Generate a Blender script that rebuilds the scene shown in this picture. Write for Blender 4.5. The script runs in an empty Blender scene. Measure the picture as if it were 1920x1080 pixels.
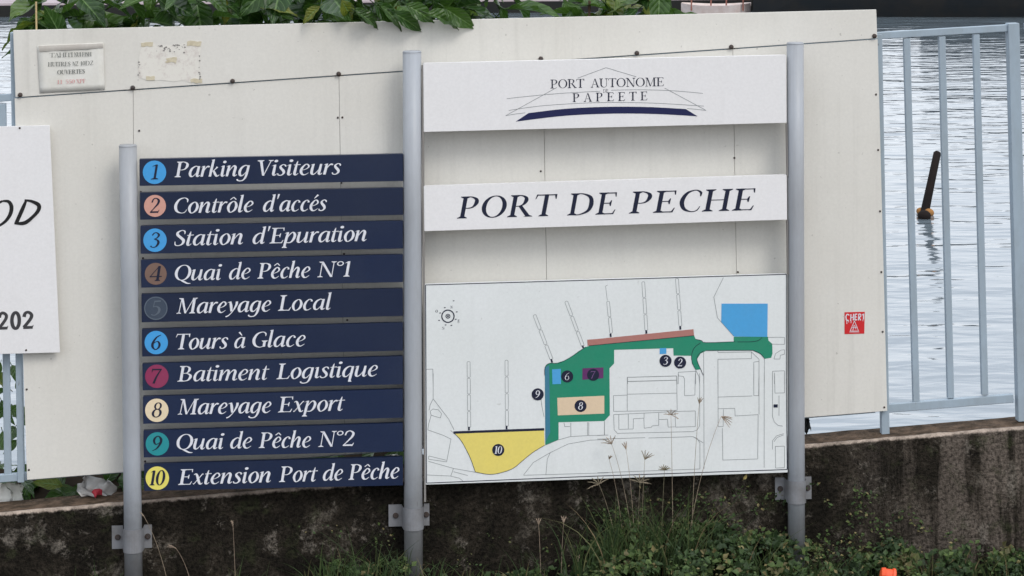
import bpy, math, random
from mathutils import Vector, Matrix, noise
from mathutils.geometry import tessellate_polygon

R = math.radians
scene = bpy.context.scene
COL = scene.collection

# ------------------------------------------------------------------ camera, sky, sun
W_PX, F_PX = 1920.0, 4800.0
HORIZON = -250.0                       # pixel row of the horizon (above the frame)
ROLL = 0.008
CAM = Vector((0.0, 0.0, 2.8))
cx = Vector((math.cos(ROLL), 0, -math.sin(ROLL)))
cu = Vector((math.sin(ROLL), 0, math.cos(ROLL)))
cam_data = bpy.data.cameras.new('camera')
cam = bpy.data.objects.new('camera', cam_data)
COL.objects.link(cam)
cam_data.sensor_width = 36.0
cam_data.lens = 36.0 * F_PX / W_PX
cam_data.shift_y = -(540.0 - HORIZON) / W_PX
cam_data.clip_start = 0.1
cam_data.clip_end = 3000
m = Matrix.Identity(4)
for i in range(3):
    m[i][0] = cx[i]; m[i][1] = cu[i]
m[0][2], m[1][2], m[2][2] = 0, -1, 0
m[0][3], m[1][3], m[2][3] = CAM
cam.matrix_world = m
scene.camera = cam

SUN_EL, SUN_AZ = 46.0, 38.0            # light comes from above, behind the camera and to its right
world = bpy.data.worlds.new("World")
scene.world = world
world.use_nodes = True
wn, wl = world.node_tree.nodes, world.node_tree.links
wn.clear()
w_out = wn.new('ShaderNodeOutputWorld')
w_bg = wn.new('ShaderNodeBackground')
w_sky = wn.new('ShaderNodeTexSky')
w_sky.sky_type = 'NISHITA'
w_sky.sun_disc = False
w_sky.sun_elevation = R(SUN_EL)
w_sky.sun_rotation = R(180 - SUN_AZ)
w_sky.air_density = 1.0
w_sky.dust_density = 4.0
w_sky.ozone_density = 1.0
# cloud deck over the clear sky
w_tc = wn.new('ShaderNodeTexCoord')
w_map = wn.new('ShaderNodeMapping'); w_map.inputs['Scale'].default_value = (1.6, 1.6, 5.0)
w_no = wn.new('ShaderNodeTexNoise'); w_no.inputs['Scale'].default_value = 1.8; w_no.inputs['Detail'].default_value = 6
w_cr = wn.new('ShaderNodeValToRGB')
w_cr.color_ramp.elements[0].position = 0.3; w_cr.color_ramp.elements[0].color = (6.2, 6.6, 7.3, 1)
w_cr.color_ramp.elements[1].position = 0.75; w_cr.color_ramp.elements[1].color = (9.6, 9.8, 10.2, 1)
w_mx = wn.new('ShaderNodeMix'); w_mx.data_type = 'RGBA'; w_mx.inputs[0].default_value = 0.82
wl.new(w_tc.outputs['Generated'], w_map.inputs[0]); wl.new(w_map.outputs[0], w_no.inputs['Vector'])
wl.new(w_no.outputs['Fac'], w_cr.inputs[0])
wl.new(w_sky.outputs[0], w_mx.inputs[6]); wl.new(w_cr.outputs[0], w_mx.inputs[7])
wl.new(w_mx.outputs[2], w_bg.inputs[0])
w_bg.inputs[1].default_value = 0.125
wl.new(w_bg.outputs[0], w_out.inputs[0])

sun_d = bpy.data.lights.new('sun', 'SUN')
sun_d.energy = 0.8
sun_d.angle = R(22)
sun_d.color = (1.0, 0.955, 0.89)
sun = bpy.data.objects.new('sun', sun_d); COL.objects.link(sun)
sdir = Vector((math.sin(R(SUN_AZ)) * math.cos(R(SUN_EL)), -math.cos(R(SUN_AZ)) * math.cos(R(SUN_EL)), math.sin(R(SUN_EL))))
sun.rotation_euler = sdir.to_track_quat('Z', 'Y').to_euler()
sun.location = (3, -4, 8)

scene.view_settings.view_transform = 'Standard'
scene.view_settings.look = 'None'
scene.view_settings.gamma = 1
scene.view_settings.use_curve_mapping = False
scene.view_settings.exposure = 0.5

# ------------------------------------------------------------------ geometry helpers
YAW = R(5.0)
D0 = 10.0
NRM = Vector((-math.sin(YAW), math.cos(YAW), 0))     # away from the camera
ALONG = Vector((math.cos(YAW), math.sin(YAW), 0))
ORG = Vector((0, D0, 0))

def ray(px, py):
    return cx * ((px - 960.0) / F_PX) + cu * ((HORIZON - py) / F_PX) + Vector((0, 1, 0))

def P(px, py, off=0.0):
    """point of the sign plane (moved back by off metres) seen at that place of the photograph"""
    d = ray(px, py)
    t = ((ORG + NRM * off) - CAM).dot(NRM) / d.dot(NRM)
    return CAM + d * t

def PZ(px, py, z):
    d = ray(px, py)
    return CAM + d * ((z - CAM.z) / d.z)

def PY(px, py, y):
    return CAM + ray(px, py) * y

PXM = D0 / F_PX                                        # metres per photo pixel at the signs

class MB:
    def __init__(s): s.v = []; s.f = []; s.mi = []; s.uv = []; s.col = []
    def face(s, pts, mi=0, uv=None, col=None):
        b = len(s.v); s.v += [tuple(p) for p in pts]
        s.f.append(tuple(range(b, b + len(pts)))); s.mi.append(mi); s.uv.append(uv); s.col.append(col)
    def ngon(s, pts, mi=0):
        tr = tessellate_polygon([[Vector(p) for p in pts]])
        b = len(s.v); s.v += [tuple(p) for p in pts]
        n = Vector((0, 0, 0))
        for t in tr:
            a, c, d = [Vector(pts[k]) for k in t]
            t = tuple(t)
            nn = (c - a).cross(d - a)
            if nn.dot(NRM) > 0: t = t[::-1]
            s.f.append(tuple(b + k for k in t)); s.mi.append(mi); s.uv.append(None); s.col.append(None)
    def prism(s, pts, back, mi=0):
        """front polygon facing the camera, extruded by the vector back"""
        s.ngon(pts, mi)
        q = [Vector(p) + back for p in pts]
        tr = tessellate_polygon([q]); b = len(s.v); s.v += [tuple(p) for p in q]
        for t in tr:
            s.f.append(tuple(b + k for k in t)); s.mi.append(mi); s.uv.append(None); s.col.append(None)
        n = len(pts)
        for i in range(n):
            j = (i + 1) % n
            s.face([pts[i], pts[j], q[j], q[i]], mi)
    def box(s, c, ax, ay, az, mi=0):
        """c centre; ax, ay, az half-extent vectors"""
        c = Vector(c); V = []
        for sx in (-1, 1):
            for sy in (-1, 1):
                for sz in (-1, 1):
                    V.append(c + ax * sx + ay * sy + az * sz)
        b = len(s.v); s.v += [tuple(p) for p in V]
        for f in ((0, 1, 3, 2), (4, 6, 7, 5), (0, 4, 5, 1), (2, 3, 7, 6), (0, 2, 6, 4), (1, 5, 7, 3)):
            s.f.append(tuple(b + k for k in f)); s.mi.append(mi); s.uv.append(None); s.col.append(None)
    def tube(s, pts, rads, n=8, mi=0, cap=True, col=None):
        pts = [Vector(p) for p in pts]
        if not hasattr(rads, '__len__'): rads = [rads] * len(pts)
        rings = []
        ref = None
        for i, p in enumerate(pts):
            t = (pts[min(i + 1, len(pts) - 1)] - pts[max(i - 1, 0)]).normalized()
            if ref is None: ref = t.orthogonal().normalized()
            u = (ref - t * ref.dot(t)).normalized(); ref = u
            w = t.cross(u)
            b = len(s.v)
            for k in range(n):
                a = 2 * math.pi * k / n
                s.v.append(tuple(p + (u * math.cos(a) + w * math.sin(a)) * rads[i]))
            rings.append(b)
        for i in range(len(rings) - 1):
            for k in range(n):
                k2 = (k + 1) % n
                s.f.append((rings[i] + k, rings[i] + k2, rings[i + 1] + k2, rings[i + 1] + k)); s.mi.append(mi); s.uv.append(None); s.col.append(col)
        if cap:
            s.f.append(tuple(rings[0] + k for k in range(n))[::-1]); s.mi.append(mi); s.uv.append(None); s.col.append(col)
            s.f.append(tuple(rings[-1] + k for k in range(n))); s.mi.append(mi); s.uv.append(None); s.col.append(col)
    def mesh(s, name, mats, smooth=False, bevel=0):
        me = bpy.data.meshes.new(name)
        me.from_pydata(s.v, [], s.f)
        if not isinstance(mats, (list, tuple)): mats = [mats]
        for mm in mats: me.materials.append(mm)
        me.polygons.foreach_set('material_index', s.mi)
        if any(u is not None for u in s.uv):
            lay = me.uv_layers.new(name='UVMap')
            for p, u in zip(me.polygons, s.uv):
                for k, li in enumerate(p.loop_indices):
                    if u is not None: lay.data[li].uv = u[k]
        if any(c is not None for c in s.col):
            at = me.color_attributes.new('tint', 'FLOAT_COLOR', 'CORNER')
            for p, c in zip(me.polygons, s.col):
                c = c if c is not None else 0.5
                for li in p.loop_indices: at.data[li].color = (c, c, c, 1)
        if smooth:
            me.polygons.foreach_set('use_smooth', [True] * len(me.polygons))
        me.update()
        return me
    def build(s, name, mats, parent=None, smooth=False, bevel=0.0, weld=False):
        me = s.mesh(name, mats, smooth)
        o = bpy.data.objects.new(name, me)
        COL.objects.link(o)
        if parent is not None: o.parent = parent
        if weld or bevel:
            import bmesh
            bm = bmesh.new(); bm.from_mesh(me)
            bmesh.ops.remove_doubles(bm, verts=bm.verts, dist=1e-5)
            bmesh.ops.recalc_face_normals(bm, faces=bm.faces)
            bm.to_mesh(me); bm.free()
        if bevel:
            md = o.modifiers.new('bevel', 'BEVEL'); md.width = bevel; md.segments = 2; md.limit_method = 'ANGLE'; md.angle_limit = R(40)
        return o

def tag(o, label=None, cat=None, group=None, kind=None):
    if label: o['label'] = label
    if cat: o['category'] = cat
    if group: o['group'] = group
    if kind: o['kind'] = kind
    return o

def empty(name, loc, label, cat, group=None):
    o = bpy.data.objects.new(name, None); COL.objects.link(o)
    o.empty_display_size = 0.1
    return tag(o, label, cat, group)

# ------------------------------------------------------------------ materials
def new_mat(name):
    mt = bpy.data.materials.new(name); mt.use_nodes = True
    nt = mt.node_tree
    return mt, nt, nt.nodes['Principled BSDF']

def N(nt, typ, **kw):
    n = nt.nodes.new(typ)
    for k, v in kw.items(): setattr(n, k, v)
    return n

def noise_n(nt, vec, scale, detail=4, rough=0.5, dist=0.0):
    n = nt.nodes.new('ShaderNodeTexNoise')
    n.inputs['Scale'].default_value = scale; n.inputs['Detail'].default_value = detail
    n.inputs['Roughness'].default_value = rough; n.inputs['Distortion'].default_value = dist
    if vec is not None: nt.links.new(vec, n.inputs['Vector'])
    return n

def ramp(nt, fac, stops):
    r = nt.nodes.new('ShaderNodeValToRGB')
    e = r.color_ramp.elements
    while len(e) < len(stops): e.new(0.5)
    for k, (p, c) in enumerate(stops):
        e[k].position = p
        e[k].color = (c, c, c, 1) if not hasattr(c, '__len__') else (*c, 1)
    nt.links.new(fac, r.inputs[0])
    return r

def mix(nt, fac, a, b, mode='MIX'):
    x = nt.nodes.new('ShaderNodeMix'); x.data_type = 'RGBA'; x.blend_type = mode
    for inp, v in ((0, fac), (6, a), (7, b)):
        if hasattr(v, 'is_linked') or hasattr(v, 'links'): nt.links.new(v, x.inputs[inp])
        elif inp == 0: x.inputs[0].default_value = v
        else: x.inputs[inp].default_value = (*v, 1)
    return x.outputs[2]

def coords(nt, kind='Object', scale=(1, 1, 1)):
    tc = nt.nodes.new('ShaderNodeTexCoord')
    mp = nt.nodes.new('ShaderNodeMapping'); mp.inputs['Scale'].default_value = scale
    nt.links.new(tc.outputs[kind], mp.inputs[0])
    return mp.outputs[0]

def bump(nt, bsdf, h, strength=0.3, dist=0.01):
    b = nt.nodes.new('ShaderNodeBump'); b.inputs['Strength'].default_value = strength; b.inputs['Distance'].default_value = dist
    nt.links.new(h, b.inputs['Height']); nt.links.new(b.outputs[0], bsdf.inputs['Normal'])
    return b

def painted(name, col, dirt=None, amt=0.25, rough=0.5, spec=0.3, scale=3.0, metallic=0.0, stretch=(1, 1, 1), speck=0.0, fine=0.03, streak=0.0, vary=0.0, foot=None):
    """a painted or plastic surface with faint mottling, grime and specks"""
    mt, nt, b = new_mat(name)
    v = coords(nt, 'Object', stretch)
    n1 = noise_n(nt, v, scale, 6, 0.6)
    dirt = dirt or tuple(c * 0.6 for c in col)
    f = ramp(nt, n1.outputs['Fac'], [(0.38, 0.0), (0.75, amt)])
    c = mix(nt, f.outputs[0], col, dirt)
    n2 = noise_n(nt, v, 90, 3, 0.6)
    f2 = ramp(nt, n2.outputs['Fac'], [(0.3, 1 - fine * 2), (0.7, 1.0)])
    c = mix(nt, 1.0, c, f2.outputs[0], 'MULTIPLY')
    if speck:
        n3 = noise_n(nt, v, 55, 2, 0.5)
        f3 = ramp(nt, n3.outputs['Fac'], [(0.73, 0.0), (0.78, speck)])
        c = mix(nt, f3.outputs[0], c, (0.12, 0.10, 0.08))
    if streak:      # rain runs: long thin vertical stains, broken up along their length
        vs = coords(nt, 'Object', (14, 14, 0.55))
        n4 = noise_n(nt, vs, 1.6, 7, 0.65, 0.15); n5 = noise_n(nt, v, 1.1, 3, 0.5)
        f4 = ramp(nt, n4.outputs['Fac'], [(0.50, 0.0), (0.74, streak)])
        f5 = ramp(nt, n5.outputs['Fac'], [(0.40, 0.15), (0.65, 1.0)])
        mu = N(nt, 'ShaderNodeMath', operation='MULTIPLY'); nt.links.new(f4.outputs[0], mu.inputs[0]); nt.links.new(f5.outputs[0], mu.inputs[1])
        c = mix(nt, mu.outputs[0], c, tuple(q * .55 for q in dirt))
    if foot:        # splashed soil above the ground: (z of full dirt, z of none)
        sp = nt.nodes.new('ShaderNodeSeparateXYZ'); nt.links.new(v, sp.inputs[0])
        n6 = noise_n(nt, coords(nt), 22, 4, 0.7)
        ad = N(nt, 'ShaderNodeMath', operation='MULTIPLY_ADD'); nt.links.new(n6.outputs['Fac'], ad.inputs[0]); ad.inputs[1].default_value = -0.35; 
        sz = nt.nodes.new('ShaderNodeSeparateXYZ'); nt.links.new(coords(nt), sz.inputs[0]); nt.links.new(sz.outputs[2], ad.inputs[2])
        mr = N(nt, 'ShaderNodeMapRange'); nt.links.new(ad.outputs[0], mr.inputs[0]); mr.inputs[1].default_value = foot[0] - .17; mr.inputs[2].default_value = foot[1] - .17; mr.inputs[3].default_value = 0.6; mr.inputs[4].default_value = 0.0
        c = mix(nt, mr.outputs[0], c, (0.10, 0.085, 0.06))
    if vary:
        oi = nt.nodes.new('ShaderNodeObjectInfo')
        fv = ramp(nt, oi.outputs['Random'], [(0.0, 1 - vary), (1.0, 1 + vary)])
        c = mix(nt, 1.0, c, fv.outputs[0], 'MULTIPLY')
    nt.links.new(c, b.inputs['Base Color'])
    b.inputs['Roughness'].default_value = rough
    b.inputs['Specular IOR Level'].default_value = spec
    b.inputs['Metallic'].default_value = metallic
    bump(nt, b, n1.outputs['Fac'], 0.15, 0.002)
    return mt

M = {}
M['panel'] = painted('cream_sheet_paint', (0.715, 0.705, 0.66), (0.60, 0.58, 0.52), 0.45, 0.55, 0.25, 1.6, speck=0.35, streak=0.22, vary=0.018)
M['board_white'] = painted('white_board_paint', (0.80, 0.80, 0.81), (0.70, 0.70, 0.68), 0.3, 0.4, 0.4, 2.5, streak=0.10)
M['map_white'] = painted('map_film_white', (0.75, 0.785, 0.79), (0.66, 0.70, 0.68), 0.4, 0.35, 0.4, 2.5, speck=0.2, streak=0.12)
M['navy'] = painted('navy_board', (0.008, 0.018, 0.055), (0.022, 0.032, 0.065), 0.6, 0.38, 0.4, 3, vary=0.14, fine=0.06, streak=0.0, speck=0.10)
M['letter_white'] = painted('white_vinyl', (0.72, 0.74, 0.80), None, 0.05, 0.5)
M['title_ink'] = painted('blue_black_letters', (0.010, 0.014, 0.038), None, 0.1, 0.5)
M['band'] = painted('violet_navy_print', (0.012, 0.016, 0.075), None, 0.1, 0.5)
M['ink'] = painted('dark_ink', (0.012, 0.016, 0.04), None, 0.1, 0.5)
M['line'] = painted('thin_map_ink', (0.23, 0.25, 0.26), None, 0.1, 0.6)
M['post'] = painted('galvanised_post_paint', (0.37, 0.40, 0.44), (0.28, 0.28, 0.28), 0.7, 0.42, 0.4, 4, stretch=(1, 1, 0.25), speck=0.3, streak=0.35, foot=(-0.05, 0.42))
M['clamp'] = painted('dull_galvanised_clamp', (0.25, 0.26, 0.28), (0.12, 0.11, 0.10), 0.6, 0.5, 0.4, 14, metallic=0.2)
M['channel'] = painted('grey_channel', (0.16, 0.15, 0.14), None, 0.3, 0.6)
M['bolt'] = painted('dark_rusty_bolt', (0.05, 0.045, 0.045), (0.09, 0.05, 0.03), 0.6, 0.55, 0.3, 60)
M['channel'] = painted('grey_channel', (0.24, 0.23, 0.22), None, 0.3, 0.5)
M['fence'] = painted('chalky_blue_grey_paint', (0.33, 0.41, 0.48), (0.24, 0.27, 0.28), 0.5, 0.55, 0.3, 9, stretch=(1, 1, 0.4), speck=0.5)
M['black'] = painted('black_marker', (0.012, 0.012, 0.013), None, 0.1, 0.6)
M['darkgrey'] = painted('dark_grey_print', (0.05, 0.05, 0.055), None, 0.1, 0.6)
M['paper'] = painted('sun_bleached_paper', (0.74, 0.74, 0.70), (0.60, 0.58, 0.50), 0.5, 0.8, 0.1, 9)
M['paper_fold'] = painted('yellowed_paper_fold', (0.52, 0.50, 0.46), (0.42, 0.38, 0.34), 0.6, 0.8, 0.1, 30)
M['faded_red'] = painted('faded_red_print', (0.66, 0.30, 0.30), None, 0.1, 0.8)
M['faded_black'] = painted('faded_black_print', (0.14, 0.15, 0.14), None, 0.1, 0.8)
M['tape'] = painted('old_brown_tape', (0.63, 0.58, 0.44), (0.35, 0.28, 0.17), 0.5, 0.6, 0.2, 60)
M['red'] = painted('red_vinyl', (0.62, 0.025, 0.03), None, 0.15, 0.45)
M['orange'] = painted('orange_plastic', (0.80, 0.09, 0.02), None, 0.2, 0.4, 0.5)
M['grey_plastic'] = painted('grey_plastic', (0.13, 0.14, 0.16), None, 0.4, 0.4)
M['bag_white'] = painted('white_plastic_bag', (0.55, 0.55, 0.54), (0.3, 0.29, 0.27), 0.6, 0.5, 0.4, 18)
M['bag_red'] = painted('red_bag_print', (0.42, 0.03, 0.05), None, 0.3, 0.5)
M['hull_dark'] = painted('dark_hull_paint', (0.012, 0.015, 0.018), (0.03, 0.025, 0.02), 0.6, 0.6, 0.2, 1.5)
M['hull_pale'] = painted('pale_hull_paint', (0.62, 0.55, 0.52), (0.40, 0.28, 0.24), 0.6, 0.6, 0.2, 4)
M['rust_post'] = painted('rusty_post_paint', (0.30, 0.13, 0.10), (0.12, 0.05, 0.04), 0.6, 0.7, 0.2, 8)
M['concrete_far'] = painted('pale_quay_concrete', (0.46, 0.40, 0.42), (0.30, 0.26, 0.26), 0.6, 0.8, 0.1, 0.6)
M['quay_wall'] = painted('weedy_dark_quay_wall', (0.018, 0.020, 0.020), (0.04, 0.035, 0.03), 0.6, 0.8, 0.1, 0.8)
M['pile'] = painted('tarred_wood', (0.012, 0.010, 0.010), (0.03, 0.02, 0.016), 0.6, 0.8, 0.1, 5)
M['float'] = painted('orange_foam_float', (0.34, 0.17, 0.06), (0.10, 0.06, 0.03), 0.5, 0.8, 0.1, 12)
M['twig'] = painted('dark_bark', (0.055, 0.038, 0.025), (0.02, 0.014, 0.01), 0.7, 0.9, 0.1, 25)
M['straw'] = painted('dry_grass_straw', (0.25, 0.18, 0.11), (0.14, 0.09, 0.05), 0.6, 0.9, 0.05, 20)
M['pale_stick'] = painted('pale_bamboo', (0.55, 0.42, 0.22), None, 0.3, 0.7)
M['fruit'] = painted('pale_green_fruit_skin', (0.45, 0.50, 0.10), (0.30, 0.36, 0.10), 0.7, 0.5, 0.4, 60)
M['soil'] = painted('dark_soil', (0.035, 0.026, 0.018), (0.015, 0.012, 0.009), 0.8, 0.95, 0.05, 9)

for key, c in dict(disc_blue=(0.06, 0.34, 0.72), disc_pink=(0.62, 0.33, 0.27), disc_brown=(0.19, 0.12, 0.095), disc_slate=(0.045, 0.065, 0.10),
                   disc_magenta=(0.27, 0.035, 0.10), disc_cream=(0.78, 0.66, 0.46), disc_teal=(0.02, 0.27, 0.30), disc_yellow=(0.78, 0.70, 0.15),
                   map_green=(0.018, 0.245, 0.145), map_blue=(0.075, 0.36, 0.70), map_pink=(0.42, 0.185, 0.16), map_purple=(0.12, 0.03, 0.13),
                   map_cream=(0.72, 0.57, 0.40), map_yellow=(0.78, 0.66, 0.17), map_steel=(0.05, 0.20, 0.30), ring_slate=(0.10, 0.13, 0.17)).items():
    M[key] = painted(key, c, tuple(0.75 * a + 0.06 for a in c), 0.3, 0.5, 0.25, 9)

def leaf_mat(name, dark, light, vein, rough=0.35, scale=1.0, yellow=None):
    mt, nt, b = new_mat(name)
    oi = nt.nodes.new('ShaderNodeObjectInfo')
    uv = nt.nodes.new('ShaderNodeUVMap')
    sep = nt.nodes.new('ShaderNodeSeparateXYZ'); nt.links.new(uv.outputs[0], sep.inputs[0])
    rr = ramp(nt, oi.outputs['Random'], [(0.0, dark), (0.6, tuple((a + c) / 2 for a, c in zip(dark, light))), (0.86, light)] + ([(1.0, yellow)] if yellow else []))
    v = coords(nt, 'Object', (1, 1, 1))
    n1 = noise_n(nt, v, 30, 4, 0.6)
    c = mix(nt, n1.outputs['Fac'], rr.outputs[0], tuple(a * 0.55 for a in dark))
    # veins: midrib (u = 0) and side ribs that rise towards the tip
    ab = N(nt, 'ShaderNodeMath', operation='ABSOLUTE'); nt.links.new(sep.outputs[0], ab.inputs[0])
    mr = ramp(nt, ab.outputs[0], [(0.0, 1.0), (0.05, 0.7), (0.09, 0.0)])
    mu = N(nt, 'ShaderNodeMath', operation='MULTIPLY_ADD'); nt.links.new(ab.outputs[0], mu.inputs[0]); mu.inputs[1].default_value = -0.28; nt.links.new(sep.outputs[1], mu.inputs[2])
    mm = N(nt, 'ShaderNodeMath', operation='MULTIPLY'); nt.links.new(mu.outputs[0], mm.inputs[0]); mm.inputs[1].default_value = 7.0
    fr = N(nt, 'ShaderNodeMath', operation='PINGPONG'); nt.links.new(mm.outputs[0], fr.inputs[0]); fr.inputs[1].default_value = 0.5
    sr = ramp(nt, fr.outputs[0], [(0.0, 0.55), (0.09, 0.0)])
    mxv = N(nt, 'ShaderNodeMath', operation='MAXIMUM'); nt.links.new(mr.outputs[0], mxv.inputs[0]); nt.links.new(sr.outputs[0], mxv.inputs[1])
    c = mix(nt, mxv.outputs[0], c, vein)
    nt.links.new(c, b.inputs['Base Color'])
    b.inputs['Roughness'].default_value = rough
    b.inputs['Specular IOR Level'].default_value = 0.45
    bump(nt, b, fr.outputs[0], 0.6, 0.006)
    # a little light through the blade
    tr = nt.nodes.new('ShaderNodeBsdfTranslucent')
    tcol = mix(nt, 0.5, c, (0.10, 0.22, 0.02)); nt.links.new(tcol, tr.inputs[0])
    ms = nt.nodes.new('ShaderNodeMixShader'); ms.inputs[0].default_value = 0.28
    out = [n for n in nt.nodes if n.type == 'OUTPUT_MATERIAL'][0]
    nt.links.new(b.outputs[0], ms.inputs[1]); nt.links.new(tr.outputs[0], ms.inputs[2]); nt.links.new(ms.outputs[0], out.inputs[0])
    return mt

M['leaf'] = leaf_mat('glossy_shrub_leaf', (0.022, 0.070, 0.014), (0.10, 0.20, 0.028), (0.15, 0.25, 0.09), 0.32, yellow=(0.30, 0.28, 0.03))

def tint_mat(name, stops, rough=0.6, transl=0.2):
    mt, nt, b = new_mat(name)
    at = nt.nodes.new('ShaderNodeAttribute'); at.attribute_name = 'tint'
    r = ramp(nt, at.outputs['Fac'], stops)
    n1 = noise_n(nt, coords(nt), 40, 3, 0.6)
    c = mix(nt, n1.outputs['Fac'], r.outputs[0], (0.012, 0.02, 0.008))
    nt.links.new(c, b.inputs['Base Color'])
    b.inputs['Roughness'].default_value = rough
    b.inputs['Specular IOR Level'].default_value = 0.3
    return mt
M['weed'] = tint_mat('weed_leaves', [(0.0, (0.022, 0.05, 0.014)), (0.40, (0.06, 0.115, 0.03)), (0.7, (0.12, 0.185, 0.045)), (0.88, (0.17, 0.14, 0.06)), (1.0, (0.34, 0.28, 0.12))])
M['grass'] = tint_mat('grass_blades', [(0.0, (0.03, 0.06, 0.018)), (0.5, (0.07, 0.125, 0.035)), (0.8, (0.15, 0.16, 0.06)), (1.0, (0.30, 0.22, 0.12))])
M['stalk'] = tint_mat('grass_stalks', [(0.0, (0.20, 0.23, 0.12)), (1.0, (0.62, 0.47, 0.36))])

def wall_mat():
    mt, nt, b = new_mat('mouldy_concrete')
    uv = nt.nodes.new('ShaderNodeUVMap')
    mp = nt.nodes.new('ShaderNodeMapping'); nt.links.new(uv.outputs[0], mp.inputs[0]); v = mp.outputs[0]
    sep = nt.nodes.new('ShaderNodeSeparateXYZ'); nt.links.new(uv.outputs[0], sep.inputs[0])
    n1 = noise_n(nt, v, 3.2, 12, 0.78, 0.5)
    base = ramp(nt, n1.outputs['Fac'], [(0.30, (0.005, 0.005, 0.004)), (0.46, (0.014, 0.012, 0.009)), (0.56, (0.035, 0.029, 0.022)), (0.66, (0.155, 0.138, 0.115))])
    # cleaner patches where the render has been scraped
    n2 = noise_n(nt, v, 6.0, 12, 0.82, 0.2)
    f2 = ramp(nt, n2.outputs['Fac'], [(0.55, 0.0), (0.605, 0.85)])
    c = mix(nt, f2.outputs[0], base.outputs[0], (0.185, 0.165, 0.14))
    # streaks that run down the face
    st = nt.nodes.new('ShaderNodeMapping'); st.inputs['Scale'].default_value = (9, 0.8, 1); nt.links.new(uv.outputs[0], st.inputs[0])
    n3 = noise_n(nt, st.outputs[0], 1.0, 6, 0.65, 0.2)
    f3 = ramp(nt, n3.outputs['Fac'], [(0.45, 0.0), (0.66, 0.8)])
    c = mix(nt, f3.outputs[0], c, (0.014, 0.012, 0.009))
    # greyer bare concrete towards the right-hand end
    xr = N(nt, 'ShaderNodeMapRange'); nt.links.new(sep.outputs[0], xr.inputs[0])
    xr.inputs[1].default_value = 1.28; xr.inputs[2].default_value = 1.85
    n4 = noise_n(nt, st.outputs[0], 0.7, 7, 0.7, 0.5)
    f4 = ramp(nt, n4.outputs['Fac'], [(0.44, 0.0), (0.54, 0.8)])
    mu = N(nt, 'ShaderNodeMath', operation='MULTIPLY'); nt.links.new(xr.outputs[0], mu.inputs[0]); nt.links.new(f4.outputs[0], mu.inputs[1])
    c = mix(nt, mu.outputs[0], c, (0.15, 0.125, 0.105))
    # moss
    n5 = noise_n(nt, v, 11.0, 6, 0.7)
    f5 = ramp(nt, n5.outputs['Fac'], [(0.55, 0.0), (0.64, 0.5)])
    c = mix(nt, f5.outputs[0], c, (0.030, 0.036, 0.016))
    # fine pitting
    n6 = noise_n(nt, v, 70.0, 4, 0.7)
    f6 = ramp(nt, n6.outputs['Fac'], [(0.34, 0.25), (0.58, 1.3)])
    c = mix(nt, 1.0, c, f6.outputs[0], 'MULTIPLY')
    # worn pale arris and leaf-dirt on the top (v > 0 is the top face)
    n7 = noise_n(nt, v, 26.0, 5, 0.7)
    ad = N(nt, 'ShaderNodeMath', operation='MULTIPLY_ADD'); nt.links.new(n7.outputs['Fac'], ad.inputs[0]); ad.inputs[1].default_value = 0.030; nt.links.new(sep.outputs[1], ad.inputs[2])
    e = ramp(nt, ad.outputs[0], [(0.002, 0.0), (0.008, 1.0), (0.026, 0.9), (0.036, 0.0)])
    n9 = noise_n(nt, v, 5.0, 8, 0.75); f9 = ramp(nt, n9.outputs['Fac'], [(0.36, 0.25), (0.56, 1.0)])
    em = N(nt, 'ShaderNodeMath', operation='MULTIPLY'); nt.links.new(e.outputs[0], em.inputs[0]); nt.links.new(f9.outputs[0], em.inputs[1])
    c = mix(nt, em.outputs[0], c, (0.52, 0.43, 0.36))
    tp = ramp(nt, ad.outputs[0], [(0.028, 0.0), (0.038, 0.85)])
    n8 = noise_n(nt, v, 18.0, 5, 0.7)
    topc = ramp(nt, n8.outputs['Fac'], [(0.4, (0.05, 0.035, 0.022)), (0.6, (0.16, 0.11, 0.075))])
    c = mix(nt, tp.outputs[0], c, topc.outputs[0])
    nt.links.new(c, b.inputs['Base Color'])
    b.inputs['Roughness'].default_value = 0.95
    b.inputs['Specular IOR Level'].default_value = 0.12
    h = mix(nt, 0.5, n1.outputs['Fac'], n6.outputs['Fac'])
    bump(nt, b, h, 0.9, 0.03)
    return mt
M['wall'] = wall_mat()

def water_mat():
    mt, nt, b = new_mat('rippled_harbour_water')
    g = nt.nodes.new('ShaderNodeNewGeometry')
    def lay(sx, sy, sc, det, ro, dist=0.4):
        mp = nt.nodes.new('ShaderNodeMapping'); mp.inputs['Scale'].default_value = (sx, sy, 1)
        nt.links.new(g.outputs['Position'], mp.inputs[0])
        return noise_n(nt, mp.outputs[0], sc, det, ro, dist)
    a = lay(0.55, 1.0, 0.9, 2, 0.5)
    c2 = lay(0.50, 1.0, 2.6, 2, 0.5)
    c3 = lay(0.5, 1.0, 7.0, 1, 0.5)
    s1 = N(nt, 'ShaderNodeMath', operation='MULTIPLY'); nt.links.new(a.outputs['Fac'], s1.inputs[0]); s1.inputs[1].default_value = 0.060
    s2 = N(nt, 'ShaderNodeMath', operation='MULTIPLY_ADD'); nt.links.new(c2.outputs['Fac'], s2.inputs[0]); s2.inputs[1].default_value = 0.021; nt.links.new(s1.outputs[0], s2.inputs[2])
    s3 = N(nt, 'ShaderNodeMath', operation='MULTIPLY_ADD'); nt.links.new(c3.outputs['Fac'], s3.inputs[0]); s3.inputs[1].default_value = 0.004; nt.links.new(s2.outputs[0], s3.inputs[2])
    bump(nt, b, s3.outputs[0], 1.0, 1.0)
    b.inputs['Base Color'].default_value = (0.15, 0.19, 0.22, 1)
    b.inputs['Roughness'].default_value = 0.05
    b.inputs['IOR'].default_value = 1.62
    b.inputs['Specular IOR Level'].default_value = 0.5
    return mt
M['water'] = water_mat()

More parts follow.
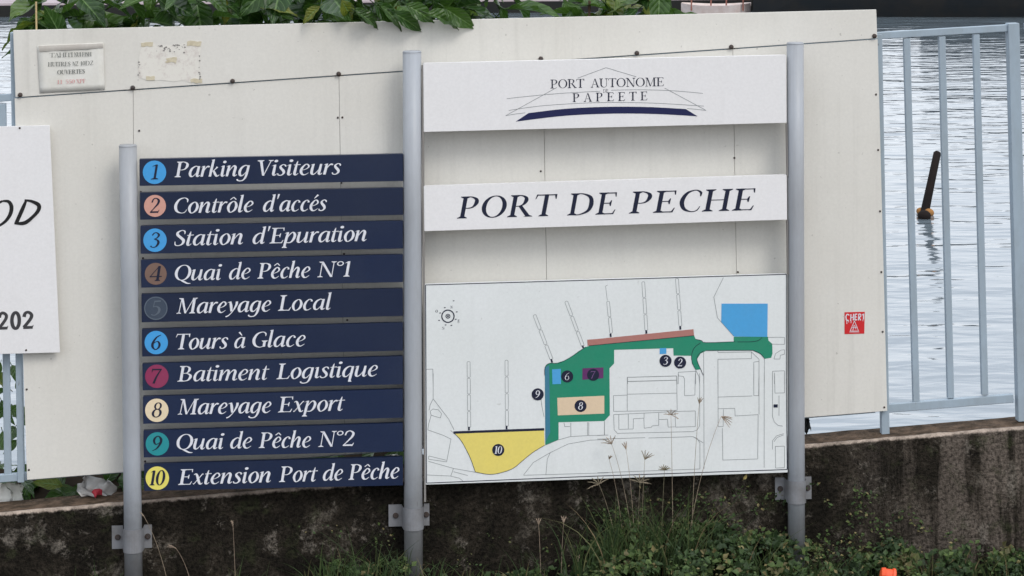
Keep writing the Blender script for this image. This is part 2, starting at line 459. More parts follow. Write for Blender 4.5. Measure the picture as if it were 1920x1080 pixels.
# ------------------------------------------------------------------ stroke lettering (drawn here, no font files)
def ring(cx_, cy_, rx, ry, wt, ws):
    pts = []
    for k in range(17):
        a = math.pi / 2 + 2 * math.pi * k / 16
        w = wt + (ws - wt) * abs(math.cos(a)) ** 1.5
        pts.append((cx_ + rx * math.cos(a), cy_ + ry * math.sin(a), w))
    return ('c', pts)

def serif(x, y, d, l=0.15, r=0.15, w=0.155):
    h = w / 2
    return ('p', [(x - l, y), (x + r, y), (x + r, y + d * .028), (x + h, y + d * .085), (x - h, y + d * .085), (x - l, y + d * .028)])

def stem(x, y0=0.0, y1=1.0, w=0.155, ft=True, tp=True):
    o = [('l', [(x, y0 + .002, w), (x, y1 - .002, w)])]
    if ft: o.append(serif(x, y0, 1, w=w))
    if tp: o.append(serif(x, y1, -1, w=w))
    return o

A_BOWL = ('c', [(.43, .60, .05), (.31, .69, .07), (.14, .54, .13), (.075, .27, .15), (.13, .05, .125), (.25, .05, .06), (.40, .30, .045)])
FLAG = lambda x, y: ('p', [(x - .10, y - .045), (x + .06, y), (x + .06, y - .12), (x - .05, y - .09)])
ENTRY = ('p', [(-.03, .60), (.06, .68), (.16, .71), (.16, .60), (.05, .63)])
ARCH = lambda dx, ext=True: ('c', [(.12 + dx, .26, .03), (.24 + dx, .55, .055), (.35 + dx, .675, .10), (.42 + dx, .56, .15), (.40 + dx, .27, .15)] + ([(.40 + dx, .08, .145), (.45 + dx, .015, .08), (.55 + dx, .11, .03)] if ext else [(.375 + dx, 0, .14)]))
BOWLO = ('c', [(.27, .695, .06), (.13, .55, .13), (.08, .30, .15), (.15, .05, .10), (.25, .0, .06), (.39, .15, .13), (.435, .40, .15), (.37, .63, .10), (.27, .695, .06)])
def eb(tipx, y, dn, up):   # arm tip of E, F, L, T, Z
    return ('p', [(tipx - .06, y + up), (tipx, y + up), (tipx + .01, y + dn), (tipx - .02, y + dn)])
G = {
 'a': (.57, [A_BOWL, ('c', [(.45, .69, .13), (.43, .40, .15), (.42, .12, .15), (.46, .02, .09), (.57, .11, .03)])]),
 'c': (.45, [('c', [(.37, .55, .12), (.36, .64, .09), (.27, .695, .055), (.14, .55, .12), (.08, .28, .15), (.14, .05, .13), (.26, .01, .06), (.40, .13, .03)])]),
 'd': (.58, [A_BOWL, FLAG(.45, 1.12), ('c', [(.47, 1.10, .12), (.45, .7, .14), (.43, .14, .15), (.47, .02, .09), (.57, .11, .03)])]),
 'e': (.46, [('c', [(.10, .30, .03), (.28, .38, .05), (.385, .52, .09), (.33, .665, .09), (.22, .67, .07), (.10, .45, .14), (.08, .22, .15), (.16, .04, .12), (.28, .015, .06), (.42, .14, .03)])]),
 'g': (.56, [A_BOWL, ('c', [(.45, .69, .13), (.43, .3, .14), (.40, -.02, .13), (.32, -.24, .09), (.18, -.31, .07), (.04, -.27, .08), (.02, -.19, .09)])]),
 'h': (.58, [FLAG(.12, 1.12), ('c', [(.13, 1.10, .12), (.10, .5, .15), (.08, 0, .14)]), ARCH(0)]),
 'k': (.53, [FLAG(.12, 1.12), ('c', [(.13, 1.10, .12), (.10, .5, .15), (.08, 0, .14)]), ('c', [(.12, .30, .04), (.27, .46, .06), (.36, .62, .12)]), ('c', [(.20, .40, .10), (.33, .12, .14), (.41, .02, .10), (.52, .11, .03)])]),
 'l': (.27, [FLAG(.12, 1.12), ('c', [(.13, 1.10, .12), (.11, .5, .15), (.10, .1, .145), (.15, .01, .08), (.25, .11, .03)])]),
 'ı': (.27, [ENTRY, ('c', [(.12, .69, .12), (.11, .3, .15), (.11, .08, .145), (.16, .01, .08), (.26, .11, .03)])]),
 'm': (.86, [ENTRY, ('c', [(.115, .69, .12), (.10, .35, .15), (.08, 0, .14)]), ARCH(0, False), ARCH(.29)]),
 'n': (.58, [ENTRY, ('c', [(.115, .69, .12), (.10, .35, .15), (.08, 0, .14)]), ARCH(0)]),
 'o': (.51, [BOWLO]),
 'p': (.54, [ENTRY, ('c', [(.125, .69, .12), (.09, .2, .15), (.06, -.30, .13)]), serif(.06, -.31, 1, .10, .13, .13), ('c', [(.12, .30, .04), (.24, .58, .06), (.36, .68, .09), (.455, .50, .15), (.42, .22, .14), (.30, .03, .08), (.13, .03, .05)])]),
 'q': (.55, [A_BOWL, ('c', [(.45, .69, .12), (.42, .2, .15), (.39, -.30, .13)]), serif(.39, -.31, 1, .05, .10, .13)]),
 'r': (.39, [ENTRY, ('c', [(.115, .69, .12), (.10, .35, .15), (.08, 0, .14)]), ('c', [(.12, .32, .03), (.21, .56, .06), (.30, .66, .11), (.38, .62, .11)])]),
 's': (.39, [('c', [(.33, .55, .06), (.30, .65, .085), (.20, .69, .06), (.10, .58, .11), (.14, .45, .15), (.25, .30, .16), (.29, .14, .12), (.19, .01, .07), (.06, .03, .07), (.03, .13, .06)])]),
 't': (.30, [('c', [(.16, .90, .03), (.135, .70, .10), (.11, .3, .15), (.11, .08, .145), (.17, .01, .08), (.27, .11, .03)]), ('l', [(.02, .655, .055), (.31, .675, .06)])]),
 'u': (.59, [ENTRY, ('c', [(.12, .69, .12), (.09, .35, .15), (.10, .10, .145), (.18, .02, .08), (.30, .15, .05), (.41, .40, .04)]), ('c', [(.45, .69, .12), (.43, .3, .15), (.42, .1, .145), (.47, .01, .08), (.57, .11, .03)])]),
 'x': (.50, [('c', [(.02, .62, .04), (.10, .68, .09), (.17, .56, .13), (.31, .12, .14), (.38, .01, .09), (.47, .09, .04)]), ('l', [(.44, .67, .11), (.39, .64, .06), (.10, .06, .05), (.05, .03, .11)])]),
 'y': (.51, [ENTRY, ('c', [(.12, .69, .11), (.19, .42, .15), (.25, .06, .12)]), ('c', [(.43, .69, .13), (.43, .47, .13), (.31, .07, .06), (.15, -.20, .07), (.02, -.28, .10)])]),
 "'": (.22, [('l', [(.10, 1.12, .115), (.07, .80, .045)])]),
 '°': (.36, [ring(.17, .85, .125, .125, .06, .075)]),
 'P': (.63, stem(.15) + [('c', [(.15, .975, .05), (.33, .972, .055), (.49, .87, .12), (.515, .70, .155), (.44, .53, .09), (.31, .462, .05), (.15, .47, .045)])]),
 'R': (.74, stem(.15) + [('c', [(.15, .975, .05), (.33, .972, .055), (.48, .88, .12), (.50, .72, .155), (.43, .56, .09), (.31, .492, .05), (.15, .49, .045)]), ('l', [(.34, .51, .13), (.63, .03, .155)]), ('p', [(.50, 0), (.78, 0), (.77, .03), (.66, .08)])]),
 'B': (.67, stem(.15) + [('c', [(.15, .975, .05), (.31, .972, .055), (.44, .87, .12), (.45, .70, .14), (.36, .55, .06), (.15, .52, .045)]), ('c', [(.15, .52, .045), (.36, .52, .05), (.53, .40, .13), (.545, .24, .16), (.46, .08, .10), (.30, .027, .05), (.15, .025, .05)])]),
 'D': (.83, stem(.15) + [('c', [(.15, .975, .05), (.38, .972, .055), (.63, .82, .13), (.70, .50, .17), (.63, .19, .13), (.38, .028, .055), (.15, .025, .05)])]),
 'E': (.63, stem(.15) + [('l', [(.15, .972, .055), (.55, .972, .055)]), eb(.56, .972, -.17, .027), ('l', [(.15, .51, .05), (.43, .51, .05)]), ('p', [(.38, .53), (.42, .64), (.45, .64), (.44, .38), (.41, .38), (.38, .49)]), ('l', [(.15, .028, .055), (.54, .028, .055)]), ('p', [(.46, .0), (.56, .0), (.61, .21), (.58, .21), (.52, .06)])]),
 'F': (.58, stem(.15) + [('l', [(.15, .972, .055), (.52, .972, .055)]), eb(.53, .972, -.17, .027), ('l', [(.15, .51, .05), (.40, .51, .05)]), ('p', [(.36, .53), (.39, .62), (.42, .62), (.41, .40), (.39, .40), (.36, .49)])]),
 'L': (.57, stem(.15) + [('l', [(.15, .028, .055), (.48, .028, .055)]), ('p', [(.42, .0), (.51, .0), (.57, .22), (.54, .22), (.47, .06)])]),
 'T': (.64, stem(.32, tp=False) + [('l', [(.03, .968, .06), (.61, .968, .06)]), ('p', [(.01, .998), (.07, .998), (.05, .95), (.0, .78), (-.02, .78)]), ('p', [(.57, .998), (.64, .998), (.635, .78), (.61, .78), (.57, .94)])]),
 'V': (.66, [('l', [(.12, .998, .155), (.335, .0, .12)]), ('l', [(.58, .998, .05), (.345, .0, .05)]), serif(.12, 1, -1), serif(.58, 1, -1, .12, .10, .05)]),
 'A': (.72, [('l', [(.36, 1.0, .05), (.11, 0, .05)]), ('l', [(.36, 1.0, .10), (.61, 0, .155)]), ('l', [(.20, .33, .045), (.52, .33, .045)]), serif(.11, 0, 1, .10, .11, .05), serif(.61, 0, 1, .13, .13)]),
 'M': (.93, [('l', [(.12, 0, .05), (.15, 1, .05)]), ('l', [(.17, .99, .13), (.43, .02, .11)]), ('l', [(.43, .01, .045), (.72, .99, .045)]), ('l', [(.75, 0, .155), (.75, 1, .155)]), serif(.12, 0, 1, .11, .11, .05), serif(.75, 0, 1, .14, .14), serif(.14, 1, -1, .12, .06, .08), serif(.75, 1, -1, .08, .15)]),
 'N': (.78, [('l', [(.13, 0, .05), (.13, .99, .05)]), ('l', [(.14, .97, .15), (.64, .0, .14)]), ('l', [(.655, 0.0, .05), (.655, 1, .05)]), serif(.13, 0, 1, .12, .12, .05), serif(.655, 1, -1, .12, .12, .05), serif(.12, 1, -1, .13, .06, .1)]),
 'C': (.66, [('c', [(.60, .70, .035), (.585, .88, .09), (.43, .985, .055), (.20, .86, .12), (.09, .50, .165), (.18, .15, .13), (.40, .012, .055), (.56, .06, .05), (.63, .24, .03)])]),
 'G': (.73, [('c', [(.60, .72, .035), (.58, .89, .08), (.43, .985, .055), (.20, .86, .12), (.09, .50, .165), (.18, .15, .13), (.40, .012, .055), (.58, .07, .06)]), ('l', [(.595, .03, .145), (.595, .42, .145)]), serif(.595, .43, -1, .14, .13, .145)]),
 'O': (.80, [ring(.40, .50, .315, .485, .05, .165)]),
 'Q': (.80, [ring(.40, .50, .315, .485, .05, .165), ('c', [(.34, .02, .05), (.48, -.06, .12), (.68, -.19, .09), (.84, -.20, .04)])]),
 'S': (.52, [('c', [(.43, .74, .035), (.41, .92, .08), (.28, .985, .06), (.12, .86, .13), (.13, .70, .155), (.28, .52, .17), (.42, .34, .165), (.40, .12, .12), (.25, .012, .06), (.10, .06, .07), (.06, .28, .035)])]),
 'H': (.80, stem(.15) + stem(.63) + [('l', [(.15, .51, .05), (.63, .51, .05)])]),
 'I': (.32, stem(.15)),
 'U': (.76, [('c', [(.15, 1, .155), (.15, .6, .155), (.16, .25, .15), (.27, .05, .10), (.41, .01, .06), (.56, .10, .05), (.60, .35, .05), (.60, 1, .05)]), serif(.15, 1, -1), serif(.60, 1, -1, .12, .12, .05)]),
 'X': (.70, [('l', [(.12, 1, .155), (.58, 0, .155)]), ('l', [(.57, 1, .05), (.11, 0, .05)]), serif(.12, 1, -1, .1, .12), serif(.58, 0, 1, .12, .12), serif(.57, 1, -1, .1, .1, .05), serif(.11, 0, 1, .1, .1, .05)]),
 'Z': (.60, [('l', [(.06, .965, .07), (.55, .965, .07)]), ('l', [(.50, .95, .155), (.10, .05, .155)]), ('l', [(.05, .035, .07), (.56, .035, .07)]), ('p', [(.53, 0), (.58, 0), (.59, .2), (.56, .2)])]),
 '1': (.36, [('l', [(.18, 0, .15), (.18, .985, .15)]), ('p', [(.02, .86), (.04, .90), (.18, 1.0), (.18, .91)]), serif(.18, 0, 1, .14, .14)]),
 '2': (.55, [('c', [(.07, .70, .09), (.12, .91, .09), (.27, .98, .07), (.43, .84, .14), (.41, .62, .14), (.23, .32, .08), (.06, .08, .06)]), ('l', [(.03, .06, .12), (.49, .06, .12)]), ('p', [(.43, .0), (.49, .0), (.54, .20), (.51, .2)])]),
 '3': (.52, [('c', [(.07, .80, .08), (.16, .95, .08), (.29, .97, .07), (.42, .83, .14), (.35, .64, .09), (.19, .55, .045)]), ('c', [(.19, .55, .045), (.38, .47, .11), (.45, .27, .165), (.34, .05, .10), (.17, .0, .06), (.05, .10, .10)])]),
 '4': (.60, [('l', [(.40, 0, .14), (.40, .99, .14)]), ('l', [(.39, .98, .055), (.06, .31, .05)]), ('l', [(.03, .29, .08), (.57, .29, .08)]), serif(.40, 0, 1, .12, .12, .14)]),
 '5': (.52, [('l', [(.15, .95, .05), (.11, .56, .05)]), ('l', [(.13, .93, .12), (.47, .95, .12)]), ('c', [(.10, .56, .05), (.27, .60, .08), (.44, .44, .15), (.43, .20, .14), (.25, .01, .07), (.05, .06, .09)])]),
 '6': (.54, [('c', [(.46, .98, .04), (.24, .82, .10), (.09, .48, .15), (.10, .19, .14), (.27, .01, .07), (.43, .15, .13), (.44, .38, .13), (.31, .56, .07), (.12, .42, .04)])]),
 '7': (.50, [('l', [(.04, .93, .12), (.51, .93, .12)]), ('p', [(.02, .99), (.06, .99), (.05, .76), (.02, .76)]), ('c', [(.48, .92, .07), (.31, .5, .11), (.19, .0, .15)])]),
 '8': (.54, [ring(.28, .755, .145, .215, .06, .11), ring(.27, .285, .19, .265, .06, .14)]),
 '0': (.52, [ring(.26, .5, .175, .485, .05, .15)]),
 ' ': (.30, []),
}
G['9'] = (.54, [('c', [(.54 - x, 1 - y, w) for x, y, w in G['6'][1][0][1]])])
def dot(x, y, r): return ('p', [(x + r * math.cos(2 * math.pi * k / 12), y + r * math.sin(2 * math.pi * k / 12)) for k in range(12)])
G['i'] = (.27, G['ı'][1] + [dot(.14, .93, .085)])
def acc(base, new, *st): G[new] = (G[base][0], G[base][1] + list(st))
circ = lambda c: [('l', [(c - .14, .81, .055), (c, .965, .06)]), ('l', [(c, .965, .06), (c + .13, .81, .055)])]
acc('o', 'ô', *circ(.25)); acc('e', 'ê', *circ(.24))
acc('e', 'é', ('l', [(.18, .80, .045), (.33, 1.03, .12)]))
acc('a', 'à', ('l', [(.33, .80, .045), (.17, 1.03, .12)]))

def crom(p0, p1, p2, p3, t):
    return tuple(0.5 * ((2 * b) + (-a + c) * t + (2 * a - 5 * b + 4 * c - d) * t * t + (-a + 3 * b - 3 * c + d) * t ** 3) for a, b, c, d in zip(p0, p1, p2, p3))

def ribbon(pts, curved, wscale=1.0, mono=None, steps=5):
    if curved:
        closed = abs(pts[0][0] - pts[-1][0]) < 1e-6 and abs(pts[0][1] - pts[-1][1]) < 1e-6
        q = []
        n = len(pts)
        for i in range(n - 1):
            p0 = pts[i - 1] if i > 0 else (pts[-2] if closed else pts[0])
            p3 = pts[i + 2] if i + 2 < n else (pts[1] if closed else pts[-1])
            for s in range(steps): q.append(crom(p0, pts[i], pts[i + 1], p3, s / steps))
        q.append(pts[-1])
    else:
        closed = False; q = list(pts)
    L, Rr = [], []
    for i, p in enumerate(q):
        if closed:
            a, b = q[(i - 1) if i > 0 else -2], q[(i + 1) if i + 1 < len(q) else 1]
        else:
            a, b = q[max(i - 1, 0)], q[min(i + 1, len(q) - 1)]
        dx, dy = b[0] - a[0], b[1] - a[1]
        l = math.hypot(dx, dy) or 1
        w = max(p[2], 0.02) * wscale if mono is None else mono
        nx, ny = -dy / l * w / 2, dx / l * w / 2
        # stems that end on the baseline or cap line are cut level, as type is
        L.append((p[0] + nx, p[1] + ny)); Rr.append((p[0] - nx, p[1] - ny))
    if not curved and len(pts) == 2 and abs(pts[0][1] - pts[1][1]) > 0.5 and mono is None:
        for i in (0, 1):
            w = pts[i][2] * wscale / 2
            L[i] = (q[i][0] - w, q[i][1]); Rr[i] = (q[i][0] + w, q[i][1])
    return L, Rr

def text(mb, s, x0, y0, x1, y1, cap, slant=0.2, wscale=1.0, mono=None, off=-0.0006, track=0.0, mi=0):
    tot = sum(G[ch][0] + track for ch in s) - track - .1
    ratio = max(.6, (x1 - x0) / tot / cap)
    slant /= ratio; wscale /= ratio ** .85
    items = []; pen = 0.0
    for ch in s:
        adv, strokes = G[ch]
        for st in strokes:
            if st[0] == 'p':
                items.append(('p', [(pen + x + slant * y, y) for x, y in st[1]]))
            else:
                L, Rr = ribbon(st[1], st[0] == 'c', wscale, mono)
                items.append(('r', [(pen + x + slant * y, y) for x, y in L], [(pen + x + slant * y, y) for x, y in Rr]))
        pen += adv + track
    xs = [p[0] for it in items for part in it[1:] for p in part]
    mn, mx = min(xs), max(xs)
    def M2(p, o):
        u = (p[0] - mn) / (mx - mn)
        return P(x0 + u * (x1 - x0), y0 + u * (y1 - y0) - p[1] * cap, o)
    for k, it in enumerate(items):
        o = off - 0.00022 * (k % 4)
        if it[0] == 'p':
            mb.ngon([M2(p, o) for p in it[1]], mi)
        else:
            L, Rr = it[1], it[2]
            for i in range(len(L) - 1):
                mb.face([M2(L[i], o), M2(Rr[i], o), M2(Rr[i + 1], o), M2(L[i + 1], o)], mi)

def pline(mb, pts, w, off=-0.0006, mi=0, ws=None, closed=False):
    """a drawn line on a board: pts in photo pixels, w in pixels"""
    if closed: pts = list(pts) + [pts[0]]
    L, Rr = [], []
    for i, p in enumerate(pts):
        a, b = pts[max(i - 1, 0)], pts[min(i + 1, len(pts) - 1)]
        dx, dy = b[0] - a[0], b[1] - a[1]; l = math.hypot(dx, dy) or 1
        ww = ws[i] if ws else w
        L.append((p[0] - dy / l * ww / 2, p[1] + dx / l * ww / 2)); Rr.append((p[0] + dy / l * ww / 2, p[1] - dx / l * ww / 2))
    for i in range(len(L) - 1):
        mb.face([P(*L[i], off), P(*Rr[i], off), P(*Rr[i + 1], off), P(*L[i + 1], off)], mi)

def segs(mb, lines, w, off=-0.0006):
    for ln in lines:
        for a, b in zip(ln[:-1], ln[1:]): pline(mb, [a, b], w, off)

def smooth_line(pts, steps=6):
    q = []
    for i in range(len(pts) - 1):
        p0 = pts[i - 1] if i else pts[0]; p3 = pts[i + 2] if i + 2 < len(pts) else pts[-1]
        for s in range(steps): q.append(crom(p0, pts[i], pts[i + 1], p3, s / steps))
    q.append(pts[-1]); return q

def circle_px(x, y, r, n=28): return [(x + r * math.cos(2 * math.pi * k / n), y + r * math.sin(2 * math.pi * k / n)) for k in range(n)]
def lerp(a, b, t): return a + (b - a) * t

# ------------------------------------------------------------------ water, ground, far quay
WATER_Z = -1.4
mb = MB()
mb.face([(-400, 10.6, WATER_Z), (400, 10.6, WATER_Z), (400, 600, WATER_Z), (-400, 600, WATER_Z)])
tag(mb.build('water', M['water']), kind='structure')

OFF_WALL = 0.065        # front face of the concrete wall
WALL_T = 0.18
def wall_top(px):       # photo row of the wall's front top edge
    return 962.0 + (px - 0) * (800.0 - 962.0) / 1920.0
WL, WR = P(0, wall_top(0), OFF_WALL), P(1920, wall_top(1920), OFF_WALL)
def wall_pt(u, dz=0.0, back=0.0):      # u metres along the wall from the image centre line
    a = (ORG + NRM * OFF_WALL)
    p = a + ALONG * u
    t = (p - WL).dot(ALONG) / (WR - WL).dot(ALONG)
    z = WL.z + (WR.z - WL.z) * t + dz
    q = p + NRM * back; q.z = z
    return q
def ground_z(x):
    return -0.13 + 0.012 * max(-6, min(6, x))

mb = MB()
random.seed(3)
xs = [-300, -60, -12, -6] + [-3 + 0.15 * k for k in range(41)] + [6, 12, 60, 300]
ys = [-300, -60, -8, 2, 6, 8, 9] + [9.2 + 0.1 * k for k in range(10)] + [10.42]
def gv(x, y):
    z = ground_z(x)
    yy = y if y < 9.9 or abs(x) > 5.9 else min(y, 10.6)
    if y > 10.3: yy = y + (math.tan(YAW) * max(-6, min(6, x)) if abs(x) <= 6 else (0.52 if x > 0 else -0.52))
    if 8 < y < 10.3: z += 0.05 * noise.noise((x * 2, y * 2, 0)) + 0.08 * max(0, y - 9.2)
    return (x, yy, z)
for i in range(len(xs) - 1):
    for j in range(len(ys) - 1):
        mb.face([gv(xs[i], ys[j]), gv(xs[i + 1], ys[j]), gv(xs[i + 1], ys[j + 1]), gv(xs[i], ys[j + 1])])
tag(mb.build('ground', M['soil'], smooth=True, weld=True), kind='structure')

# soil bank behind the wall where the shrubs root
mb = MB()
for i in range(27):
    u0, u1 = -4.2 + i * 0.19, -4.2 + (i + 1) * 0.19
    def bk(u, k):
        p = wall_pt(u); z = [-0.10, (0.035 if u < -0.35 else -0.14), -0.75, -1.6][k] + (0.05 + .05 * (k == 1)) * noise.noise((u * 4, k, 0))
        b = [WALL_T - 0.01, 0.55, 1.1, 1.5][k] + 0.08 * noise.noise((u * 2, k + 9, 0)) * (k > 0)
        q = p + NRM * b; q.z = wall_pt(u).z + z if k < 2 else z
        return q
    for k in range(3): mb.face([bk(u0, k), bk(u1, k), bk(u1, k + 1), bk(u0, k + 1)])
tag(mb.build('bank', M['soil'], smooth=True, weld=True), kind='structure')

# far quay
d_q = 4.2 * F_PX / (24 - HORIZON)
mb = MB()
z_top = CAM.z - (3 - HORIZON) * d_q / F_PX
mb.box((0, d_q + 20, z_top - 1.0), Vector((160, 0, 0)), Vector((0, 20, 0)), Vector((0, 0, 1.0)))
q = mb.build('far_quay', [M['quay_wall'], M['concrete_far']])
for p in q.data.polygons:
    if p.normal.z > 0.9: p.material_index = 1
tag(q, kind='structure'); q.name = 'quay'
mb = MB(); mb.box((0, d_q + 0.2, z_top + 0.035), Vector((158, 0, 0)), Vector((0, .15, 0)), Vector((0, 0, .03)))
mb.build('kerb', M['concrete_far'], q)

# ------------------------------------------------------------------ concrete wall
mb = MB()
U0, U1, du = -4.4, 4.4, 0.055
nu = int((U1 - U0) / du)
hs = [0, -.012, -.04, -.09] + [-.15 - .06 * k for k in range(12)]
def wv(i, k):
    u = U0 + i * du
    p = wall_pt(u, hs[k], 0)
    n = 0.010 * noise.noise((u * 2.1, hs[k] * 2.5, 1)) + 0.006 * noise.noise((u * 9, hs[k] * 9, 4))
    if k == 0: n = 0.011 + 0.004 * noise.noise((u * 14, 0, 7)); p.z += 0.004 * noise.noise((u * 11, 0, 3))
    if k == 1: n = 0.002 + 0.006 * noise.noise((u * 14, 0, 8))
    return p + NRM * n
tb = [0.011, 0.05, 0.10, 0.15, WALL_T]
def wt(i, k):
    u = U0 + i * du
    if k == 0: return wv(i, 0)
    p = wall_pt(u, 0.004 * noise.noise((u * 7, k * 3, 3)), tb[k]); return p
for i in range(nu):
    ua, ub = U0 + i * du, U0 + (i + 1) * du
    for k in range(len(hs) - 1):
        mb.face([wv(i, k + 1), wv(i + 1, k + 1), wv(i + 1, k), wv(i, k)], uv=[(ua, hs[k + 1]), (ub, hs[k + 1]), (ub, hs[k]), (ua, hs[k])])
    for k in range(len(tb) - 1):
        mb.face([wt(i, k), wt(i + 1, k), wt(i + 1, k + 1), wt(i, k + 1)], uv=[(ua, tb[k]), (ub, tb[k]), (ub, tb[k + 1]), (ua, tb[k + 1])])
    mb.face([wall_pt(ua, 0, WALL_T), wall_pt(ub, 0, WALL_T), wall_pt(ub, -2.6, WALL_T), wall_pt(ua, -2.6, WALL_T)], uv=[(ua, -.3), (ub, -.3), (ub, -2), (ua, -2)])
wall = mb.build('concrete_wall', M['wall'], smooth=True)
tag(wall, 'low dark mould-stained concrete wall with a worn pale top edge, running under the signs', 'wall')

# ------------------------------------------------------------------ railing on the wall
OFF_F = 0.155
fence = empty('railing', wall_pt(0), 'blue-grey tubular metal railing standing on top of the concrete wall', 'railing')
EX = ALONG
def sq_bar(name, a, b, w, d, parent, mat='fence'):
    """square tube between points a and b; w half width in the fence plane, d half depth"""
    a, b = Vector(a), Vector(b); t = (b - a); L = t.length / 2; t.normalize()
    side = t.cross(NRM).normalized(); dep = side.cross(t).normalized()
    mb = MB(); mb.box((a + b) / 2, t * L, side * w, dep * d)
    return mb.build(name, M[mat], parent, bevel=0.0025)
def fp(px, py, o=0.0): return P(px, py, OFF_F + o)
# top rail: slightly kinked where the right-hand bay begins
sq_bar('rail', fp(-120, 192), fp(1640, 69), .014, .014, fence)
sq_bar('rail', fp(1641, 67), fp(1893, 52), .014, .014, fence)
sq_bar('rail', fp(-120, 906), fp(1640, 766), .015, .013, fence)
sq_bar('rail', fp(1652, 766), fp(1899, 746), .017, .014, fence)
for (xa, ya, xb, yb) in ((1699.5, 68, 1717.5, 753), (1765.5, 64, 1782, 746), (1829.5, 60, 1846, 740), (5, 190, 15, 896)):
    b = sq_bar('bar', fp(xa, ya + 4), fp(xb, yb), .0135, .011, fence)
sq_bar('post', fp(1898, 43), fp(1917, wall_top(1917) - 12), .023, .024, fence)
sq_bar('post', fp(1645, 64), fp(1659, wall_top(1659) - 9), .016, .018, fence)
sq_bar('post', fp(26, 60), fp(40, 903), .013, .018, fence)
# next bay starts beyond the frame
sq_bar('rail', fp(1921, 50), fp(2300, 28), .014, .014, fence)
sq_bar('rail', fp(1932, 744), fp(2310, 715), .017, .014, fence)
sq_bar('post', fp(2296, 20), fp(2318, wall_top(2318) - 12), .023, .024, fence)
for xx in (1985, 2060, 2135, 2210):
    sq_bar('bar', fp(xx, 44 - (xx - 1985) * .06), fp(xx + 15, 738 - (xx - 1985) * .077), .0135, .011, fence)

# ------------------------------------------------------------------ cream sheet hoarding
OFF_P = 0.118
hoard = empty('hoarding', wall_pt(-0.2), 'tall cream sheet hoarding screwed to the railing behind the port signs', 'hoarding')
def jy(x): return 183.0 + (x - 30) * (72.5 - 183) / (1643 - 30)     # joint row
def by(x): return 900.0 + (x - 50) * (770.5 - 900) / (1664 - 50)    # bottom row
def sheet(pts, off, th, name):
    mb = MB(); mb.prism([P(x, y, off) for x, y in pts], NRM * th)
    return mb.build(name, M['panel'], hoard, bevel=0.0012)
joints = [(27, 50.5), (249.5, 254.5), (635.5, 647), (1018, 1030), (1374, 1385.5), (1646, 1664)]
for k in range(5):
    (ta, ba), (tb_, bb) = joints[k], joints[k + 1]
    g = 0.3
    if k: mb = MB(); mb.prism([P(x_, y_, OFF_P + .009) for x_, y_ in ((ta - 9, jy(ta) - 4), (ba - 9, by(ba) - 2), (ba + 9, by(ba) - 3), (ta + 9, jy(ta) - 5))], NRM * .012); mb.build('batten', M['channel'], hoard)
    s = sheet([(ta + g, jy(ta) + 1.6), (ba + g, by(ba)), (bb - g, by(bb)), (tb_ - g, jy(tb_) + 1.6)], OFF_P + 0.0008 * (k % 2), .008, 'sheet')
sheet([(24.5, 57), (29, jy(29) - 0.6), (1645, jy(1645) - 0.6), (1643, 18)], OFF_P - 0.004, .011, 'top_board')
def bolt(x, y, r, off, parent, h=0.006, name='bolt', mat='bolt'):
    c = P(x, y, off); mb = MB()
    mb.tube([c, c - NRM * h * .7, c - NRM * h], [r, r * .95, r * .55], 10)
    return mb.build(name, M[mat], parent, smooth=True)
for x, y in ((38, 178), (249, 164.5), (436, 152), (635, 138.5), (1014, 110), (1194, 99.5), (1371, 88), (1639.5, 67.5)):
    bolt(x, y, .0095, OFF_P - .004, hoard, .010)
for x, y in ((261, 245), (633.5, 220.5), (642, 220), (1014, 321), (1377, 296), (1642.5, 177), (1646.5, 281), (1650, 396), (1652.5, 510), (1655, 622), (1658, 763.5), (50, 730), (54, 881), (428, 71), (906, 208), (1383.5, 510),
             (640, 343), (645, 476), (651, 600), (264, 360), (268, 484), (272, 865)):
    bolt(x, y, .0042, OFF_P, hoard, .003, 'screw')

